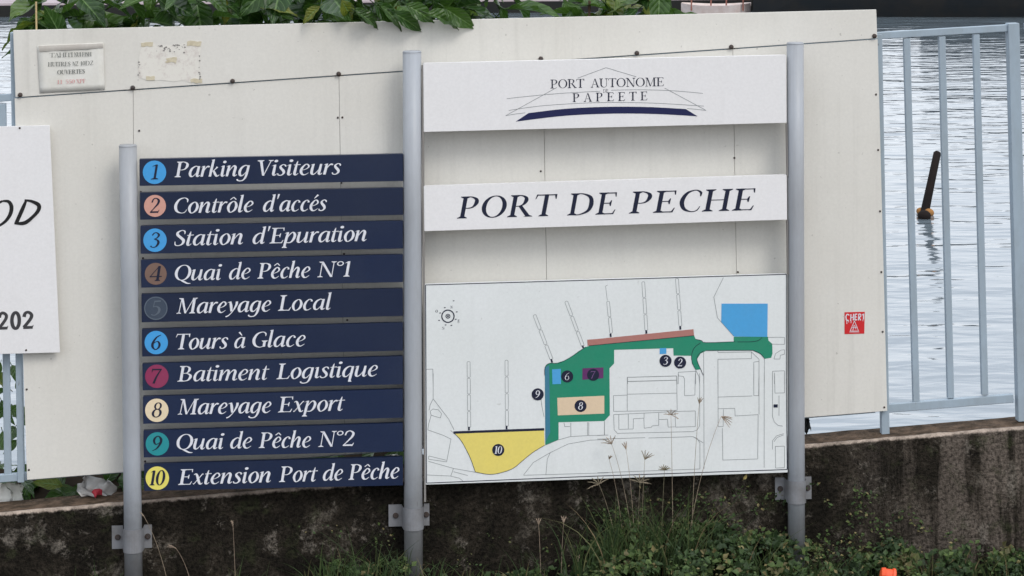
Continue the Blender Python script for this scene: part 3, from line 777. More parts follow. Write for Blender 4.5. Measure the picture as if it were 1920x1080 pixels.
# ------------------------------------------------------------------ port sign: posts, clamps and boards
sign = empty('port_sign', P(772, 1080, .02), 'three-post port directory sign with navy name strips, white title boards and a site map', 'sign')
OFF_POST = 0.018
posts = [((240.0, 274), (250.8, 1110), .0345), ((772.4, 98), (775.5, 1105), .0363), ((1491, 82), (1493.5, 1060), .0335)]
for (a, b, r) in posts:
    A, B = P(*a, OFF_POST), P(*b, OFF_POST)
    mb = MB(); mb.tube([A, A.lerp(B, .3), A.lerp(B, .7), B], r, 40)
    o = mb.build('post', M['post'], sign, smooth=False)
    for p in o.data.polygons:
        if len(p.vertices) == 4: p.use_smooth = True
    # closed cap
    mb = MB(); mb.tube([A + Vector((0, 0, .001)), A + Vector((0, 0, .006))], [r + .0012, r * .9], 32)
    mb.build('cap', M['post'], o, smooth=False)
for (x0, y0, x1, y1, pi) in ((210, 990, 285, 1033, 0), (728.5, 950, 805, 991, 1), (1453, 899, 1521, 941.5, 2)):
    (a, b, r) = posts[pi]
    yc = (y0 + y1) / 2; t = (yc - a[1]) / (b[1] - a[1]); pc = P(lerp(a[0], b[0], t), yc, OFF_POST)
    hz = (y1 - y0) / 2 * PXM
    # omega strap bent round the post, flat ears on the wall
    prof = []
    earL, earR = P(x0, yc, OFF_WALL - .001), P(x1, yc, OFF_WALL - .001)
    R2 = r + .0035
    uL, uR = (earL - pc).dot(ALONG), (earR - pc).dot(ALONG)
    dW = (earL - pc).dot(NRM)
    path = [(uL, dW - .002), (-R2 - .004, dW - .002)]
    for k in range(13):
        an = math.pi - math.pi * k / 12
        path.append((R2 * math.cos(an), -R2 * math.sin(an)))
    path += [(R2 + .004, dW - .002), (uR, dW - .002)]
    mb = MB()
    def cp(u, n, z): return pc + ALONG * u + NRM * n + Vector((0, 0, z))
    for k in range(len(path) - 1):
        (ua, na), (ub, nb) = path[k], path[k + 1]
        tx, ty = ub - ua, nb - na; l = math.hypot(tx, ty) or 1
        ox, oy = -ty / l * .004 * -1, tx / l * .004 * -1
        skew = .0005
        f = [cp(ua, na, -hz), cp(ub, nb, -hz), cp(ub, nb, hz), cp(ua, na, hz)]
        g_ = [cp(ua - 0, na - .004, -hz), cp(ub, nb - .004, -hz), cp(ub, nb - .004, hz), cp(ua, na - .004, hz)]
        mb.face(g_); mb.face(f[::-1]); mb.face([f[0], f[1], g_[1], g_[0]]); mb.face([g_[3], g_[2], f[2], f[3]])
    for (ua, na) in (path[0], path[-1]):
        mb.face([cp(ua, na, -hz), cp(ua, na - .004, -hz), cp(ua, na - .004, hz), cp(ua, na, hz)])
    c = mb.build('clamp', M['clamp'], sign)
    for sx in (-1, 1):
        xx = (uL + (-R2)) / 2 if sx < 0 else (uR + R2) / 2
        q = cp(xx, dW - .006, 0)
        mb = MB(); mb.tube([q, q - NRM * .003], .0115, 16); mb.tube([q - NRM * .003, q - NRM * .010], [.008, .007], 6)
        mb.build('bolt', M['bolt'], c)

def board(name, corners, th, mat, off=0.0, parent=sign, bevel=0.002):
    mb = MB(); mb.prism([P(x, y, off) for x, y in corners], NRM * th)
    return mb.build(name, mat, parent, bevel=bevel)

strips = [  # left top, left bottom, right top, right bottom
    (298.4, 348.8, 288.5, 339.5), (361.5, 412, 352, 403), (424, 476, 414, 466), (488, 539.5, 477.3, 529), (552, 604.5, 541, 592.5),
    (617.5, 668.7, 605, 657.5), (682.5, 732, 668, 720.7), (744, 794.8, 729.8, 783.6), (808, 858, 793.5, 846.5), (870.5, 920.6, 857, 910)]
disc_cols = ['disc_blue', 'disc_pink', 'disc_blue', 'disc_brown', 'disc_slate', 'disc_blue', 'disc_magenta', 'disc_cream', 'disc_teal', 'disc_yellow']
disc_c = [(289.7, 323), (290.6, 386), (290.6, 450.4), (292, 513.4), (292.2, 578), (292.9, 642.3), (294, 705.6), (294, 769.3), (295, 832.3), (295, 896.5)]
words = [
    [('Parking', 327, 332.3, 468.6, 329.8), ('Visiteurs', 483, 329.6, 639.4, 326.6)],
    [('Contrôle', 326.4, 400, 475.4, 397), ("d'accés", 493, 396.8, 613, 394.8)],
    [('Station', 327, 461, 455.7, 457.6), ("d'Epuration", 473.5, 457.4, 687.5, 451.6)],
    [('Quai', 327.8, 526, 416.5, 524.5), ('de', 429.3, 524, 470, 522.6), ('Pêche', 482.3, 522.4, 582, 520.2), ('N°1', 594.7, 519.8, 657, 518.4)],
    [('Mareyage', 330.6, 588.3, 508.5, 583.6), ('Local', 521, 582.8, 621.8, 580.2)],
    [('Tours', 330, 655.2, 427.8, 653), ('à', 439.3, 652.8, 460.3, 652.2), ('Glace', 473.2, 651.6, 573, 648.8)],
    [('Batiment', 332.3, 715.6, 505, 711.6), ('Logıstique', 518.3, 711, 708.5, 705)],
    [('Mareyage', 333, 777.5, 509, 773.6), ('Export', 521, 773.3, 647, 769.6)],
    [('Quai', 331, 843.2, 421, 841.5), ('de', 431.5, 841, 472.7, 840.2), ('Pêche', 485, 840, 583.5, 838.5), ('N°2', 596.6, 838, 665, 836)],
    [('Extension', 333.7, 909.3, 507.9, 904), ('Port', 523, 903.8, 596, 902.2), ('de', 605.3, 901.2, 643.3, 900), ('Pêche', 653, 899.8, 749, 896.6)]]
for k in range(10):
    lt, lb, rt, rb = strips[k]
    xl = 261.2 + k * 0.95; xr = 755.6
    bd = board('name_strip', [(xl, lt), (xl + .5, lb), (xr + .2, rb), (xr, rt)], .028, M['navy'], 0.0)
    mb = MB(); mb.ngon([P(x, y, -.0012) for x, y in circle_px(*disc_c[k], 22 if k not in (1, 3) else 20.6)])
    mb.build('number_disc', M[disc_cols[k]], bd)
    if k == 4:
        mb = MB(); pline(mb, circle_px(*disc_c[k], 21) + [circle_px(*disc_c[k], 21)[0]], 2.0, -.0016); mb.build('disc_edge', M['ring_slate'], bd)
    cxk, cyk = disc_c[k]
    mb = MB(); n = str(k + 1)
    hw = {1: 7, 10: 15, 4: 11.5}.get(k + 1, 9.5)
    text(mb, n, cxk - hw, cyk + 13.5, cxk + hw, cyk + 13, 28, 0.18, 1.25 if k else 1.0, off=-.002, track=-.04)
    mb.build('number', M['ink'] if k != 4 else M['ring_slate'], bd)
    mb = MB()
    for (s, x0, y0, x1, y1) in words[k]:
        mb = MB(); text(mb, s, x0, y0, x1, y1, 29.0, 0.185, 1.12, off=-.0012); mb.build('lettering', M['letter_white'], bd)

# top logo board
logo = board('logo_board', [(793.5, 118.5), (794.5, 247.5), (1475, 230.3), (1474, 103)], .03, M['board_white'])
for wd in (('PORT', 1032, 165.8, 1095.5, 164.3, 16.5, 0, 0.95), ('AUTONOME', 1107.5, 164, 1244.7, 161.4, 16.5, 0, 0.95), ('DE', 1131, 173.8, 1141, 173.4, 6.5, 0, 0.7)):
    mb = MB(); text(mb, *wd); mb.build('lettering', M['ink'], logo)
mb = MB(); text(mb, 'PAPEETE', 1073.5, 191.3, 1214, 187.8, 16.3, 0, 1.0, track=.34); mb.build('lettering', M['ink'], logo)
mb = MB()
for ln in ([(1136.5, 126.8), (1083, 146.5)], [(1136.5, 126.8), (1193, 144)], [(1044, 164), (948, 217)], [(1246, 165), (1324, 207)],
           smooth_line([(950, 185), (1000, 179.5), (1060, 174.5), (1125, 171)]), smooth_line([(1146, 169), (1200, 168.3), (1260, 170), (1318, 175)]),
           smooth_line([(954, 207), (1010, 199), (1070, 194.5), (1140, 192), (1230, 193.5), (1320, 199)]), smooth_line([(948, 217), (965, 214), (985, 211.5)]), smooth_line([(1288, 203.5), (1306, 205), (1324, 207)])):
    pline(mb, ln, 0.9, -.0006)
mb.build('thin_lines', M['line'], logo)
mb = MB()
up = smooth_line([(991, 212), (1060, 204), (1140, 200.2), (1220, 200.8), (1286, 204.5)]); dn = smooth_line([(967, 228), (1060, 217), (1150, 213), (1230, 213.8), (1308, 218)])
n = min(len(up), len(dn))
for i in range(n - 1): mb.face([P(*dn[i], -.0008), P(*dn[i + 1], -.0008), P(*up[i + 1], -.0008), P(*up[i], -.0008)])
mb.build('band', M['band'], logo)

title = board('title_board', [(794.5, 349), (795.5, 433.5), (1476, 411.8), (1475, 327.8)], .03, M['board_white'])
mb = MB()
for wd in (('PORT', 857, 409.8, 1045.5, 404.6), ('DE', 1063.4, 404, 1157, 401.3), ('PECHE', 1179, 400.4, 1416.6, 393.8)):
    mb = MB(); text(mb, *wd, 41, .2, 1.22, track=.06); mb.build('lettering', M['title_ink'], title)

mapb = board('map_board', [(796.5, 533.5), (798, 909), (1477, 886), (1476, 514)], .03, M['map_white'])
# channel strips that hold the boards at both posts
for (xa, ya, xb, yb, w) in ((792.5, 122, 796.8, 940, 1.9), (1474.6, 232, 1475.8, 330, 1.0), (1475.8, 413, 1476.8, 514, 1.0)):
    A, B = P(xa, ya, .012), P(xb, yb, .012)
    mb = MB(); mb.box((A + B) / 2, (B - A) / 2, ALONG * w * PXM, NRM * .010); mb.build('channel', M['channel'], sign)

# --- the printed map, traced in four magnified tiles
def TA(x, y): return (780 + x / 4.908, 500 + y / 4.908)
def TB(x, y): return (1120 + x / 4.908, 500 + y / 4.908)
def TC(x, y): return (780 + x / 4.908, 700 + y / 4.908)
def TD(x, y): return (1120 + x / 4.908, 700 + y / 4.908)
def area(name, pts, mat, off):
    mb = MB(); mb.ngon([P(x, y, off) for x, y in pts]); return mb.build(name, M[mat], mapb)
green = [TA(1185, 930), TA(1200, 900), TA(1240, 888), TA(1300, 885), TA(1370, 862), TA(1440, 820), TA(1500, 775), TA(1560, 740), TA(1600, 728), TB(0, 718), TB(890, 632), TB(905, 665), TB(950, 675), TB(975, 698),
         TB(1255, 690), TB(1255, 645), TB(1570, 645), TB(1575, 680), TB(1610, 710), TB(1612, 800), TB(1600, 838), TB(1540, 848), TB(1500, 805), TB(1430, 772), TB(1100, 772), TB(1000, 775), TB(950, 800), TB(918, 850), TB(930, 900), TB(950, 945),
         TB(905, 950), TB(870, 890), TB(862, 820), TB(702, 818), TB(698, 750), TB(155, 765), TB(155, 890), TB(112, 935), TD(115, 385), TD(65, 438), TC(1735, 438), TC(1312, 450), TC(1312, 610), TC(1190, 660)]
area('green_area', green, 'map_green', -.0006)
area('quay_strip', [TA(1575, 672), TB(0, 665), TB(885, 575), TB(890, 632), TB(0, 718), TA(1580, 728)], 'map_pink', -.0010)
area('blue_area', [TB(1143, 340), TB(1568, 340), TB(1565, 646), TB(1260, 643), TB(1140, 508)], 'map_blue', -.0010)
area('blue_square', [TB(574, 750), TB(635, 748), TB(635, 802), TB(574, 804)], 'map_blue', -.0010)
area('blue_square', [TA(1252, 945), TA(1332, 940), TC(1334, 98), TC(1256, 100)], 'map_blue', -.0010)
area('steel_strip', [TA(1187, 930), TA(1225, 905), TC(1235, 540), TC(1190, 640)], 'map_steel', -.0010)
area('purple_area', [TA(1532, 935), TA(1725, 927), TC(1725, 45), TC(1530, 60)], 'map_purple', -.0010)
area('cream_area', [TC(1300, 225), TC(1733, 206), TC(1733, 370), TC(1305, 387)], 'map_cream', -.0010)
yel = [TC(352, 552), TC(1178, 525), TC(1185, 660)] + smooth_line([TC(1185, 662), TC(1080, 725), TC(980, 805), TC(900, 870), TC(800, 910), TC(680, 930), TC(545, 908)]) + smooth_line([TC(545, 905), TC(500, 780), TC(440, 660), TC(400, 600), TC(356, 556)])
area('yellow_area', yel, 'map_yellow', -.0006)
mb = MB()
pline(mb, [TC(345, 545), TC(1180, 515)], 4.6, -.0010)
for (x0, y0, x1, y1) in ((1243, 850, 1254, 882), (1532, 725, 1540, 748)): pline(mb, [TA(x0, y0), TA(x1, y1)], 3.2, -.0010)
for (x, y) in ((122, 630), (450, 600), (763, 563)): pline(mb, [TB(x - 1, y - 15), TB(x + 2, y + 16)], 3.4, -.0014)
for (x, y) in ((487, 510), (834, 500)): pline(mb, [TC(x, y - 18), TC(x, y + 14)], 3.4, -.0014)
pline(mb, [TD(1622, 300), TD(1660, 300)], 6, -.0010)
segs(mb, [[TA(88, 168), TB(0, 122), TB(1740, 70), TB(1740, 1080), TD(1748, 885), TD(0, 945), TC(97, 1010), TA(88, 168)]], 1.5, -.0008)
mb.build('border_lines', M['ink'], mapb)
# pontoon outlines and street outlines
mb = MB()
def chain(fn, x0, y0, x1, y1, w, n):
    """a pontoon: n long cells with rounded ends"""
    L = math.hypot(x1 - x0, y1 - y0); tx, ty = (x1 - x0) / L, (y1 - y0) / L; nx, ny = -ty, tx
    for k in range(n):
        a, b = L * k / n + 4, L * (k + 1) / n - 4; h = w / 2
        pts = [(a, -h * .5), (a + 5, -h), (b - 5, -h), (b, -h * .5), (b, h * .5), (b - 5, h), (a + 5, h), (a, h * .5), (a, -h * .5)]
        ln = [fn(x0 + tx * p + nx * q, y0 + ty * p + ny * q) for p, q in pts]
        segs(mb, [ln], 0.75, -.0006)
chain(TA, 1088, 440, 1250, 858, 28, 3); chain(TA, 1380, 315, 1538, 735, 28, 3)
chain(TB, 98, 315, 128, 615, 26, 2); segs(mb, [[TB(92, 312), TB(76, 180), TB(95, 168)]], .7)
chain(TB, 422, 135, 452, 590, 27, 3); chain(TB, 732, 104, 765, 550, 27, 3)
chain(TC, 484, -112, 490, 500, 28, 4); chain(TC, 833, -125, 837, 492, 28, 4)
LB = [[(1160, 100), (1072, 280), (1105, 470), (1255, 640)], [(1568, 650), (1722, 650), (1722, 715), (1580, 712)], [(1625, 850), (1640, 800), (1690, 768), (1722, 765), (1722, 805), (1685, 815), (1680, 850), (1625, 850)],
      [(1110, 790), (1418, 784), (1418, 846), (1110, 852), (1110, 1080)], [(1110, 770), (1110, 790)], [(1418, 784), (1488, 852), (1488, 1080)], [(1440, 1080), (1440, 878), (1485, 872)],
      [(1538, 850), (1536, 1080)], [(1612, 1080), (1612, 962), (1722, 958), (1722, 1080)], [(1630, 1080), (1630, 975)], [(978, 780), (980, 1080)], [(905, 950), (935, 1010), (942, 1080)], [(950, 945), (975, 1000)],
      [(278, 1080), (278, 1018), (730, 1005), (735, 1080)], [(280, 1057), (728, 1045)], [(745, 1080), (745, 972), (905, 962), (905, 1080)]]
LD = [[(275, 345), (275, 36), (730, 24), (735, 340), (150, 350), (148, 205), (275, 200)], [(275, 74), (728, 62)], [(275, 192), (730, 182)], [(745, 0), (748, 24), (790, 28), (802, 50), (802, 206), (898, 200), (902, 0)],
      [(942, 0), (942, 480), (920, 520), (880, 536), (185, 552), (155, 520), (150, 380)], [(980, 0), (982, 880)], [(150, 380), (740, 350), (902, 346), (902, 490), (720, 495), (715, 350)],
      [(198, 380), (198, 515), (330, 512), (332, 418), (428, 412), (432, 505), (500, 495), (502, 484), (565, 478), (565, 365)], [(285, 372), (285, 510)], [(430, 366), (430, 412)], [(568, 425), (645, 422), (652, 495), (712, 492)],
      [(0, 572), (66, 568), (66, 440)], [(165, 570), (160, 600)], [(0, 605), (440, 592)], [(470, 595), (880, 582), (920, 600), (944, 640), (944, 880), (0, 915)], [(880, 582), (975, 640)],
      [(1110, 0), (1112, 490), (1158, 490), (1160, 330)], [(1112, 326), (1265, 322), (1268, 392), (1480, 380), (1476, 788), (1155, 798), (1150, 505)], [(1440, 0), (1440, 205), (1485, 205), (1488, 0), (1488, 378)], [(1112, 218), (1425, 208)],
      [(1536, 0), (1535, 868)], [(1612, 0), (1612, 400), (1630, 450), (1665, 480), (1705, 486)], [(1630, 0), (1635, 182), (1722, 180), (1722, 0)], [(1672, 205), (1672, 390)],
      [(1612, 700), (1612, 620), (1650, 575), (1715, 555)], [(1625, 630), (1655, 590), (1715, 566)], [(1638, 672), (1722, 670), (1722, 868), (1640, 872), (1638, 672)]]
LC = [[(158, 0), (158, 235), (300, 420), (350, 520)], [(158, 235), (130, 290), (120, 340)], [(155, 328), (205, 335), (235, 370), (225, 410), (180, 398), (140, 385), (130, 350), (155, 328)], [(140, 385), (118, 460), (108, 520), (250, 570), (322, 605), (282, 815), (115, 790), (118, 760), (280, 800)],
      [(115, 810), (345, 875), (545, 910)], [(100, 935), (315, 945), (400, 965), (435, 995)], [(345, 875), (320, 945)], [(345, 905), (475, 940)],
      [(1178, 400), (1158, 300), (1150, 240)], [(1190, 662), (1300, 615), (1420, 582), (1590, 572), (1770, 568)], [(990, 935), (1080, 820), (1235, 730), (1400, 650), (1600, 615), (1770, 608)], [(1235, 730), (1208, 790), (1195, 935)], [(990, 938), (1770, 915)],
      [(1425, 455), (1425, 582)], [(1578, 450), (1578, 575)], [(1590, 450), (1590, 572)], [(1735, 440), (1733, 570)], [(1362, 455), (1368, 490), (1418, 488)], [(318, 525), (345, 548)]]
segs(mb, [[TB(*p) for p in ln] for ln in LB], 0.85); segs(mb, [[TD(*p) for p in ln] for ln in LD], 0.85); segs(mb, [[TC(*p) for p in ln] for ln in LC], 0.85)
segs(mb, [[TA(88, 945), TA(155, 942), TA(158, 1080)]], 0.9)
mb.build('outlines', M['line'], mapb)['kind'] = 'stuff'
mb = MB()
segs(mb, [smooth_line([TB(905, 668), TB(960, 680), TB(1000, 698), TB(1270, 690)], 3), smooth_line([TB(950, 700), TB(890, 750), TB(866, 830), TB(880, 900), TB(905, 945)], 3), smooth_line([TB(978, 775), TB(930, 810), TB(918, 860), TB(950, 940), TB(975, 1000)], 3),
          smooth_line([TB(1290, 692), TB(1430, 690), TB(1490, 675), TB(1515, 650)], 3), [TB(1000, 772), TB(1430, 770)], smooth_line([TB(1430, 770), TB(1500, 800), TB(1540, 848)], 3), [TA(1590, 728), TB(0, 720), TB(890, 634)],
          smooth_line([TA(1185, 1000), TA(1188, 925), TA(1230, 888), TA(1320, 885), TA(1440, 822), TA(1560, 738)], 3), yel[3:]], 0.9, -.0014)
mb.build('dark_outlines', M['ink'], mapb)['kind'] = 'stuff'
for fn, x, y, s in ((TA, 1392, 1010, '6'), (TA, 1630, 995, '7'), (TB, 628, 866, '3'), (TB, 762, 882, '2'), (TC, 1120, 193, '9'), (TC, 1514, 300, '8'), (TC, 757, 705, '10')):
    c = fn(x, y); mb = MB(); mb.ngon([P(a, b, -.0018) for a, b in circle_px(*c, 11.3, 24)]); mb.build('number_disc', M['ink'], mapb); mbt = MB()
    hw = 7.2 if s == '10' else 4.4
    if s not in '67': text(mbt, s, c[0] - hw, c[1] + 7, c[0] + hw, c[1] + 7, 14.2, .15, 1.05, off=-.0024, track=-.04)
    elif s == '6': text(mbt, s, c[0] - hw, c[1] + 7, c[0] + hw, c[1] + 7, 14.2, .15, .6, off=-.0024)
    if s != '7': mbt.build('number', M['letter_white'], mapb)
mb = MB(); c = TA(1630, 995); text(mb, '7', c[0] - 4.4, c[1] + 7, c[0] + 4.4, c[1] + 7, 14.2, .15, .8, off=-.0024); mb.build('number', painted('faded_purple_print', (0.20, 0.10, 0.26)), mapb)
# compass rose
mb = MB(); c = TA(294, 456)
pline(mb, circle_px(*c, 11.5, 24) + [circle_px(*c, 11.5, 24)[0]], 2.2, -.0008); pline(mb, circle_px(*c, 3.9, 12) + [circle_px(*c, 3.9, 12)[0]], 1.3, -.0008)
pline(mb, [(c[0] - 2.5, c[1] - 2.5), (c[0] + 2.5, c[1] + 2.5)], 1.2, -.001); pline(mb, [(c[0] + 2.5, c[1] - 2.5), (c[0] - 2.5, c[1] + 2.5)], 1.2, -.0013)
for (s, x, y) in (('N', 327, 372), ('E', 393, 500), ('S', 250, 566), ('O', 190, 410)):
    t = TA(x, y); text(mb, s, t[0] - 2.2, t[1] + 2.4, t[0] + 2.2, t[1] + 2.4, 5, .1, 1.3)
for (x, y) in ((346, 315), (265, 378), (222, 427), (375, 417), (212, 495), (272, 537), (326, 541), (366, 485)):
    t = TA(x, y); pline(mb, [(t[0] - 1.5, t[1]), (t[0] + 1.5, t[1] - .4)], 1.6, -.0008)
mb.build('compass', M['ink'], mapb)

# ------------------------------------------------------------------ white sign at the left edge
OFF_S = 0.085
def board2(name, corners, th, mat, off):
    mb = MB(); mb.prism([P(x, y, off) for x, y in corners], NRM * th)
    return mb
lb = MB(); lb.prism([P(x, y, OFF_S) for x, y in ((-330, 244), (-318, 672), (112.5, 661), (93, 235))], NRM * .006)
ls = lb.build('white_sign', M['board_white'], bevel=.001)
tag(ls, 'plain white sign board cut by the left edge, with hand-painted OD and 202', 'sign board')
def brush(mb, pts, off=OFF_S - .0008):
    q = smooth_line(pts, 5); pline(mb, [(a, b) for a, b, w in q], 0, off, ws=[w for a, b, w in q])
mb = MB()
brush(mb, [(4, 377, 3), (16, 378, 6), (21.5, 388, 7.5), (19, 402, 7), (10, 415, 5.5), (-4, 425, 4)])
brush(mb, [(-4, 425, 5), (-17, 424, 6), (-22, 410, 6), (-14, 389, 5), (4, 377, 4)], OFF_S - .0011)
brush(mb, [(49, 376, 4), (43, 390, 7), (31, 417, 7)], OFF_S - .0012)
brush(mb, [(46, 375.5, 3.5), (58, 377, 5), (72, 384, 7.5), (72, 394, 7), (62, 406, 6), (46, 418, 7), (27, 418.5, 4)], OFF_S - .0016)
mb.build('hand_lettering', M['black'], ls)
mb = MB()
for (s, x0, x1) in (('2', -4, 15.5), ('0', 19, 39.5), ('2', 42, 63)):
    text(mb, s, x0, 617.3 - x0 * .03, x1, 617.3 - x1 * .03, 31, 0.0, mono=.17, off=OFF_S - .0010)
mb.build('lettering', M['darkgrey'], ls)
for x, y in ((37, 240), (49, 656.5)): bolt(x, y, .004, OFF_S, ls, .003, 'screw')

# ------------------------------------------------------------------ paper notice, torn notice, sticker
OFF_N = OFF_P - .004 - .0022
def warped(pts_grid, mat, name, parent=None, mi=None):
    mb = MB(); R_, C_ = len(pts_grid), len(pts_grid[0])
    for i in range(R_ - 1):
        for j in range(C_ - 1):
            mb.face([pts_grid[i + 1][j], pts_grid[i + 1][j + 1], pts_grid[i][j + 1], pts_grid[i][j]], mi[i][j] if mi else 0)
    return mb.build(name, mat, parent, smooth=True, weld=True)
def quadgrid(tl, tr, br, bl, nx, ny, off, bul):
    g = []
    for i in range(ny + 1):
        v = i / ny; row = []
        for j in range(nx + 1):
            u = j / nx
            x = lerp(lerp(tl[0], tr[0], u), lerp(bl[0], br[0], u), v); y = lerp(lerp(tl[1], tr[1], u), lerp(bl[1], br[1], u), v)
            row.append(P(x, y, off - bul(u, v)))
        g.append(row)
    return g
g = quadgrid((70, 85.5), (193.5, 80), (197, 168), (75, 174.5), 10, 8, OFF_N, lambda u, v: .0015 + .0012 * math.sin(u * 7 + v * 3))
notice = warped(g, M['paper'], 'paper_notice')
sm = notice.modifiers.new('t', 'SOLIDIFY'); sm.thickness = .0003; sm.offset = -1
tag(notice, 'sun-bleached paper notice with faded black and red type, top left of the hoarding', 'notice')
g = quadgrid((72, 86), (193, 81), (193.5, 90), (73, 97), 12, 3, OFF_N - .0035, lambda u, v: .0016 + .0022 * math.sin(v * 3.1) + .0012 * math.sin(u * 19))
warped(g, M['paper_fold'], 'curled_edge', notice)
mb = MB()
on = OFF_N - .0042
text(mb, 'TAHITI', 93, 107.3, 137, 106.3, 8, 0, .9, off=on, track=-.05); text(mb, 'NUI', 139, 106.2, 152, 105.9, 8, 0, .9, off=on); text(mb, 'FISH', 154, 105.8, 171.5, 105.2, 8, 0, .9, off=on)
text(mb, 'HUITRES', 90, 124.6, 132, 123.6, 8, 0, .9, off=on); text(mb, 'NZ', 136, 123.5, 147, 123.1, 8, 0, .9, off=on); text(mb, '10DZ', 151, 122.8, 175, 121.6, 8, 0, .9, off=on)
text(mb, 'OUVERTES', 107.5, 139.4, 159, 137.4, 8, 0, 1.1, off=on)
mb.build('lettering', M['faded_black'], notice)
mb = MB()
text(mb, '11', 107, 157.5, 117, 157, 7.5, 0, 1, off=on); text(mb, '550', 123, 156.8, 140, 156.2, 7.5, 0, 1, off=on); text(mb, 'XPF', 143, 156, 160.5, 155.4, 7.5, 0, 1, off=on)
mb.build('price', M['faded_red'], notice)

def zp(x, y): return (x / 4.0, y / 4.0)
torn = MB()
torn.prism([P(*zp(x, y), OFF_N + .0010) for x, y in ((1062, 318), (1150, 325), (1180, 350), (1260, 345), (1350, 335), (1400, 320), (1500, 305), (1512, 340), (1498, 420), (1492, 500), (1500, 590), (1515, 615), (1430, 622), (1380, 600), (1300, 612), (1200, 600), (1160, 604), (1100, 600), (1040, 580), (1035, 500), (1045, 420))], NRM * .0008)
def torn_mat():
    mt, nt, b = new_mat('torn_paper_glue')
    v = coords(nt)
    n1 = noise_n(nt, v, 34, 6, .75); f = ramp(nt, n1.outputs['Fac'], [(0.50, (0.71, 0.695, 0.64)), (0.64, (0.60, 0.56, 0.52)), (0.76, (0.34, 0.29, 0.26))])
    nt.links.new(f.outputs[0], b.inputs['Base Color']); b.inputs['Roughness'].default_value = .85
    return mt
torn = torn.build('torn_notice', torn_mat())
tag(torn, 'torn patch of old paper and brown tape, right of the paper notice', 'torn notice')
random.seed(8)
for (x0, y0, x1, y1, jg) in ((1060, 318, 1148, 348, 4), (1405, 308, 1508, 345, 5), (1098, 572, 1160, 603, 4), (1430, 592, 1512, 620, 5), (1245, 435, 1325, 470, 10)):
    pts = []
    for (a, b_, c_, d_) in ((x0, y0, x1, y0), (x1, y0, x1, y1), (x1, y1, x0, y1), (x0, y1, x0, y0)):
        for t in range(4): pts.append((lerp(a, c_, t / 4) + random.uniform(-jg, jg), lerp(b_, d_, t / 4) + random.uniform(-jg, jg)))
    mb = MB(); mb.prism([P(*zp(x, y), OFF_N - .0002) for x, y in pts], NRM * .0008); mb.build('tape', M['tape'], torn)
mb = MB()
for k in range(46):
    x, y = random.uniform(1160, 1395), 318 + abs(random.gauss(0, 34)) + 12
    if k > 30: x, y = random.choice((1040, 1496)) + random.uniform(-6, 6), random.uniform(400, 600)
    r = random.uniform(.4, 1.5); c = zp(x, y)
    mb.ngon([P(c[0] + r * math.cos(a) * random.uniform(.7, 1.9), c[1] + r * math.sin(a), OFF_N - .0003 - k * .00001) for a in [i * 1.05 for i in range(6)]])
sp_ = mb.build('glue_specks', M['channel'], torn); sp_['kind'] = 'stuff'

OFF_T = OFF_P - .0012
st = MB(); st.prism([P(x, y, OFF_T) for x, y in ((1583.5, 585.5), (1583.5, 626.5), (1620.5, 625.5), (1621.5, 584.5))], NRM * .0006)
st = st.build('sticker', M['red']); tag(st, 'small square red sticker with white dripping letters on the right part of the cream hoarding', 'sticker')
mb = MB()
def s3(x, y): return (1400 + x / 3.375, 540 + y / 3.375)
for ln, w in (([(650, 172), (636, 165), (628, 180), (630, 202), (645, 206)], 1.9), ([(660, 166), (658, 208)], 1.9), ([(676, 163), (675, 205)], 1.9), ([(659, 187), (676, 185)], 1.7), ([(700, 165), (686, 166), (685, 203), (700, 200)], 1.9), ([(686, 184), (698, 183)], 1.7),
              ([(708, 205), (709, 164), (722, 166), (722, 182), (710, 185), (722, 204)], 1.8), ([(731, 172), (740, 163)], 1.6), ([(740, 162), (739, 198)], 2.0), ([(634, 206), (634, 228)], 1.0), ([(645, 206), (646, 218)], .9), ([(661, 206), (660, 222)], .9), ([(736, 196), (736, 210)], .9),
              ([(682, 208), (655, 272), (708, 272), (682, 208)], 1.0), ([(680, 235), (672, 268)], 1.1), ([(684, 235), (692, 262)], 1.1), ([(668, 250), (696, 250)], 1.0), ([(650, 278), (712, 278)], .9)):
    for i, (a, b_) in enumerate(zip(ln[:-1], ln[1:])): pline(mb, [s3(*a), s3(*b_)], w, OFF_T - .0006 - .0002 * (i % 3))
mb.build('lettering', M['letter_white'], st)

# ------------------------------------------------------------------ leaves
def leaf_mesh(name, L, Wd, droop, fold, seed):
    rnd = random.Random(seed); mb = MB(); n = 9
    prof = [0.02, .42, .78, .97, 1.0, .92, .74, .46, .20, 0.0]
    rows = []
    for i in range(n + 1):
        t = i / n; w = prof[i] * Wd / 2
        y = L * t * (1 - 0.10 * droop * t); z = -droop * L * t * t * 0.55
        wav = 0.05 * Wd * math.sin(t * 17 + seed)
        row = []
        for s in (-1, -.5, 0, .5, 1):
            row.append(Vector((w * s * math.cos(fold), y, z + abs(s) * w * math.sin(fold) + wav * abs(s) * (1 if s > 0 else -1) - 0.012 * math.cos(t * 40) * abs(s) * 0.3)))
        rows.append(row)
    for i in range(n):
        for j in range(4):
            us = [-1, -.5, 0, .5, 1]
            mb.face([rows[i][j], rows[i][j + 1], rows[i + 1][j + 1], rows[i + 1][j]], uv=[(us[j], i / n), (us[j + 1], i / n), (us[j + 1], (i + 1) / n), (us[j], (i + 1) / n)])
    # petiole
    mb.tube([Vector((0, -.03, .004)), Vector((0, 0, 0)), Vector((0, L * .3, -droop * L * .06 - .001))], [.0035, .003, .0015], 5)
    me = mb.mesh(name, M['leaf'], smooth=True)
    return me
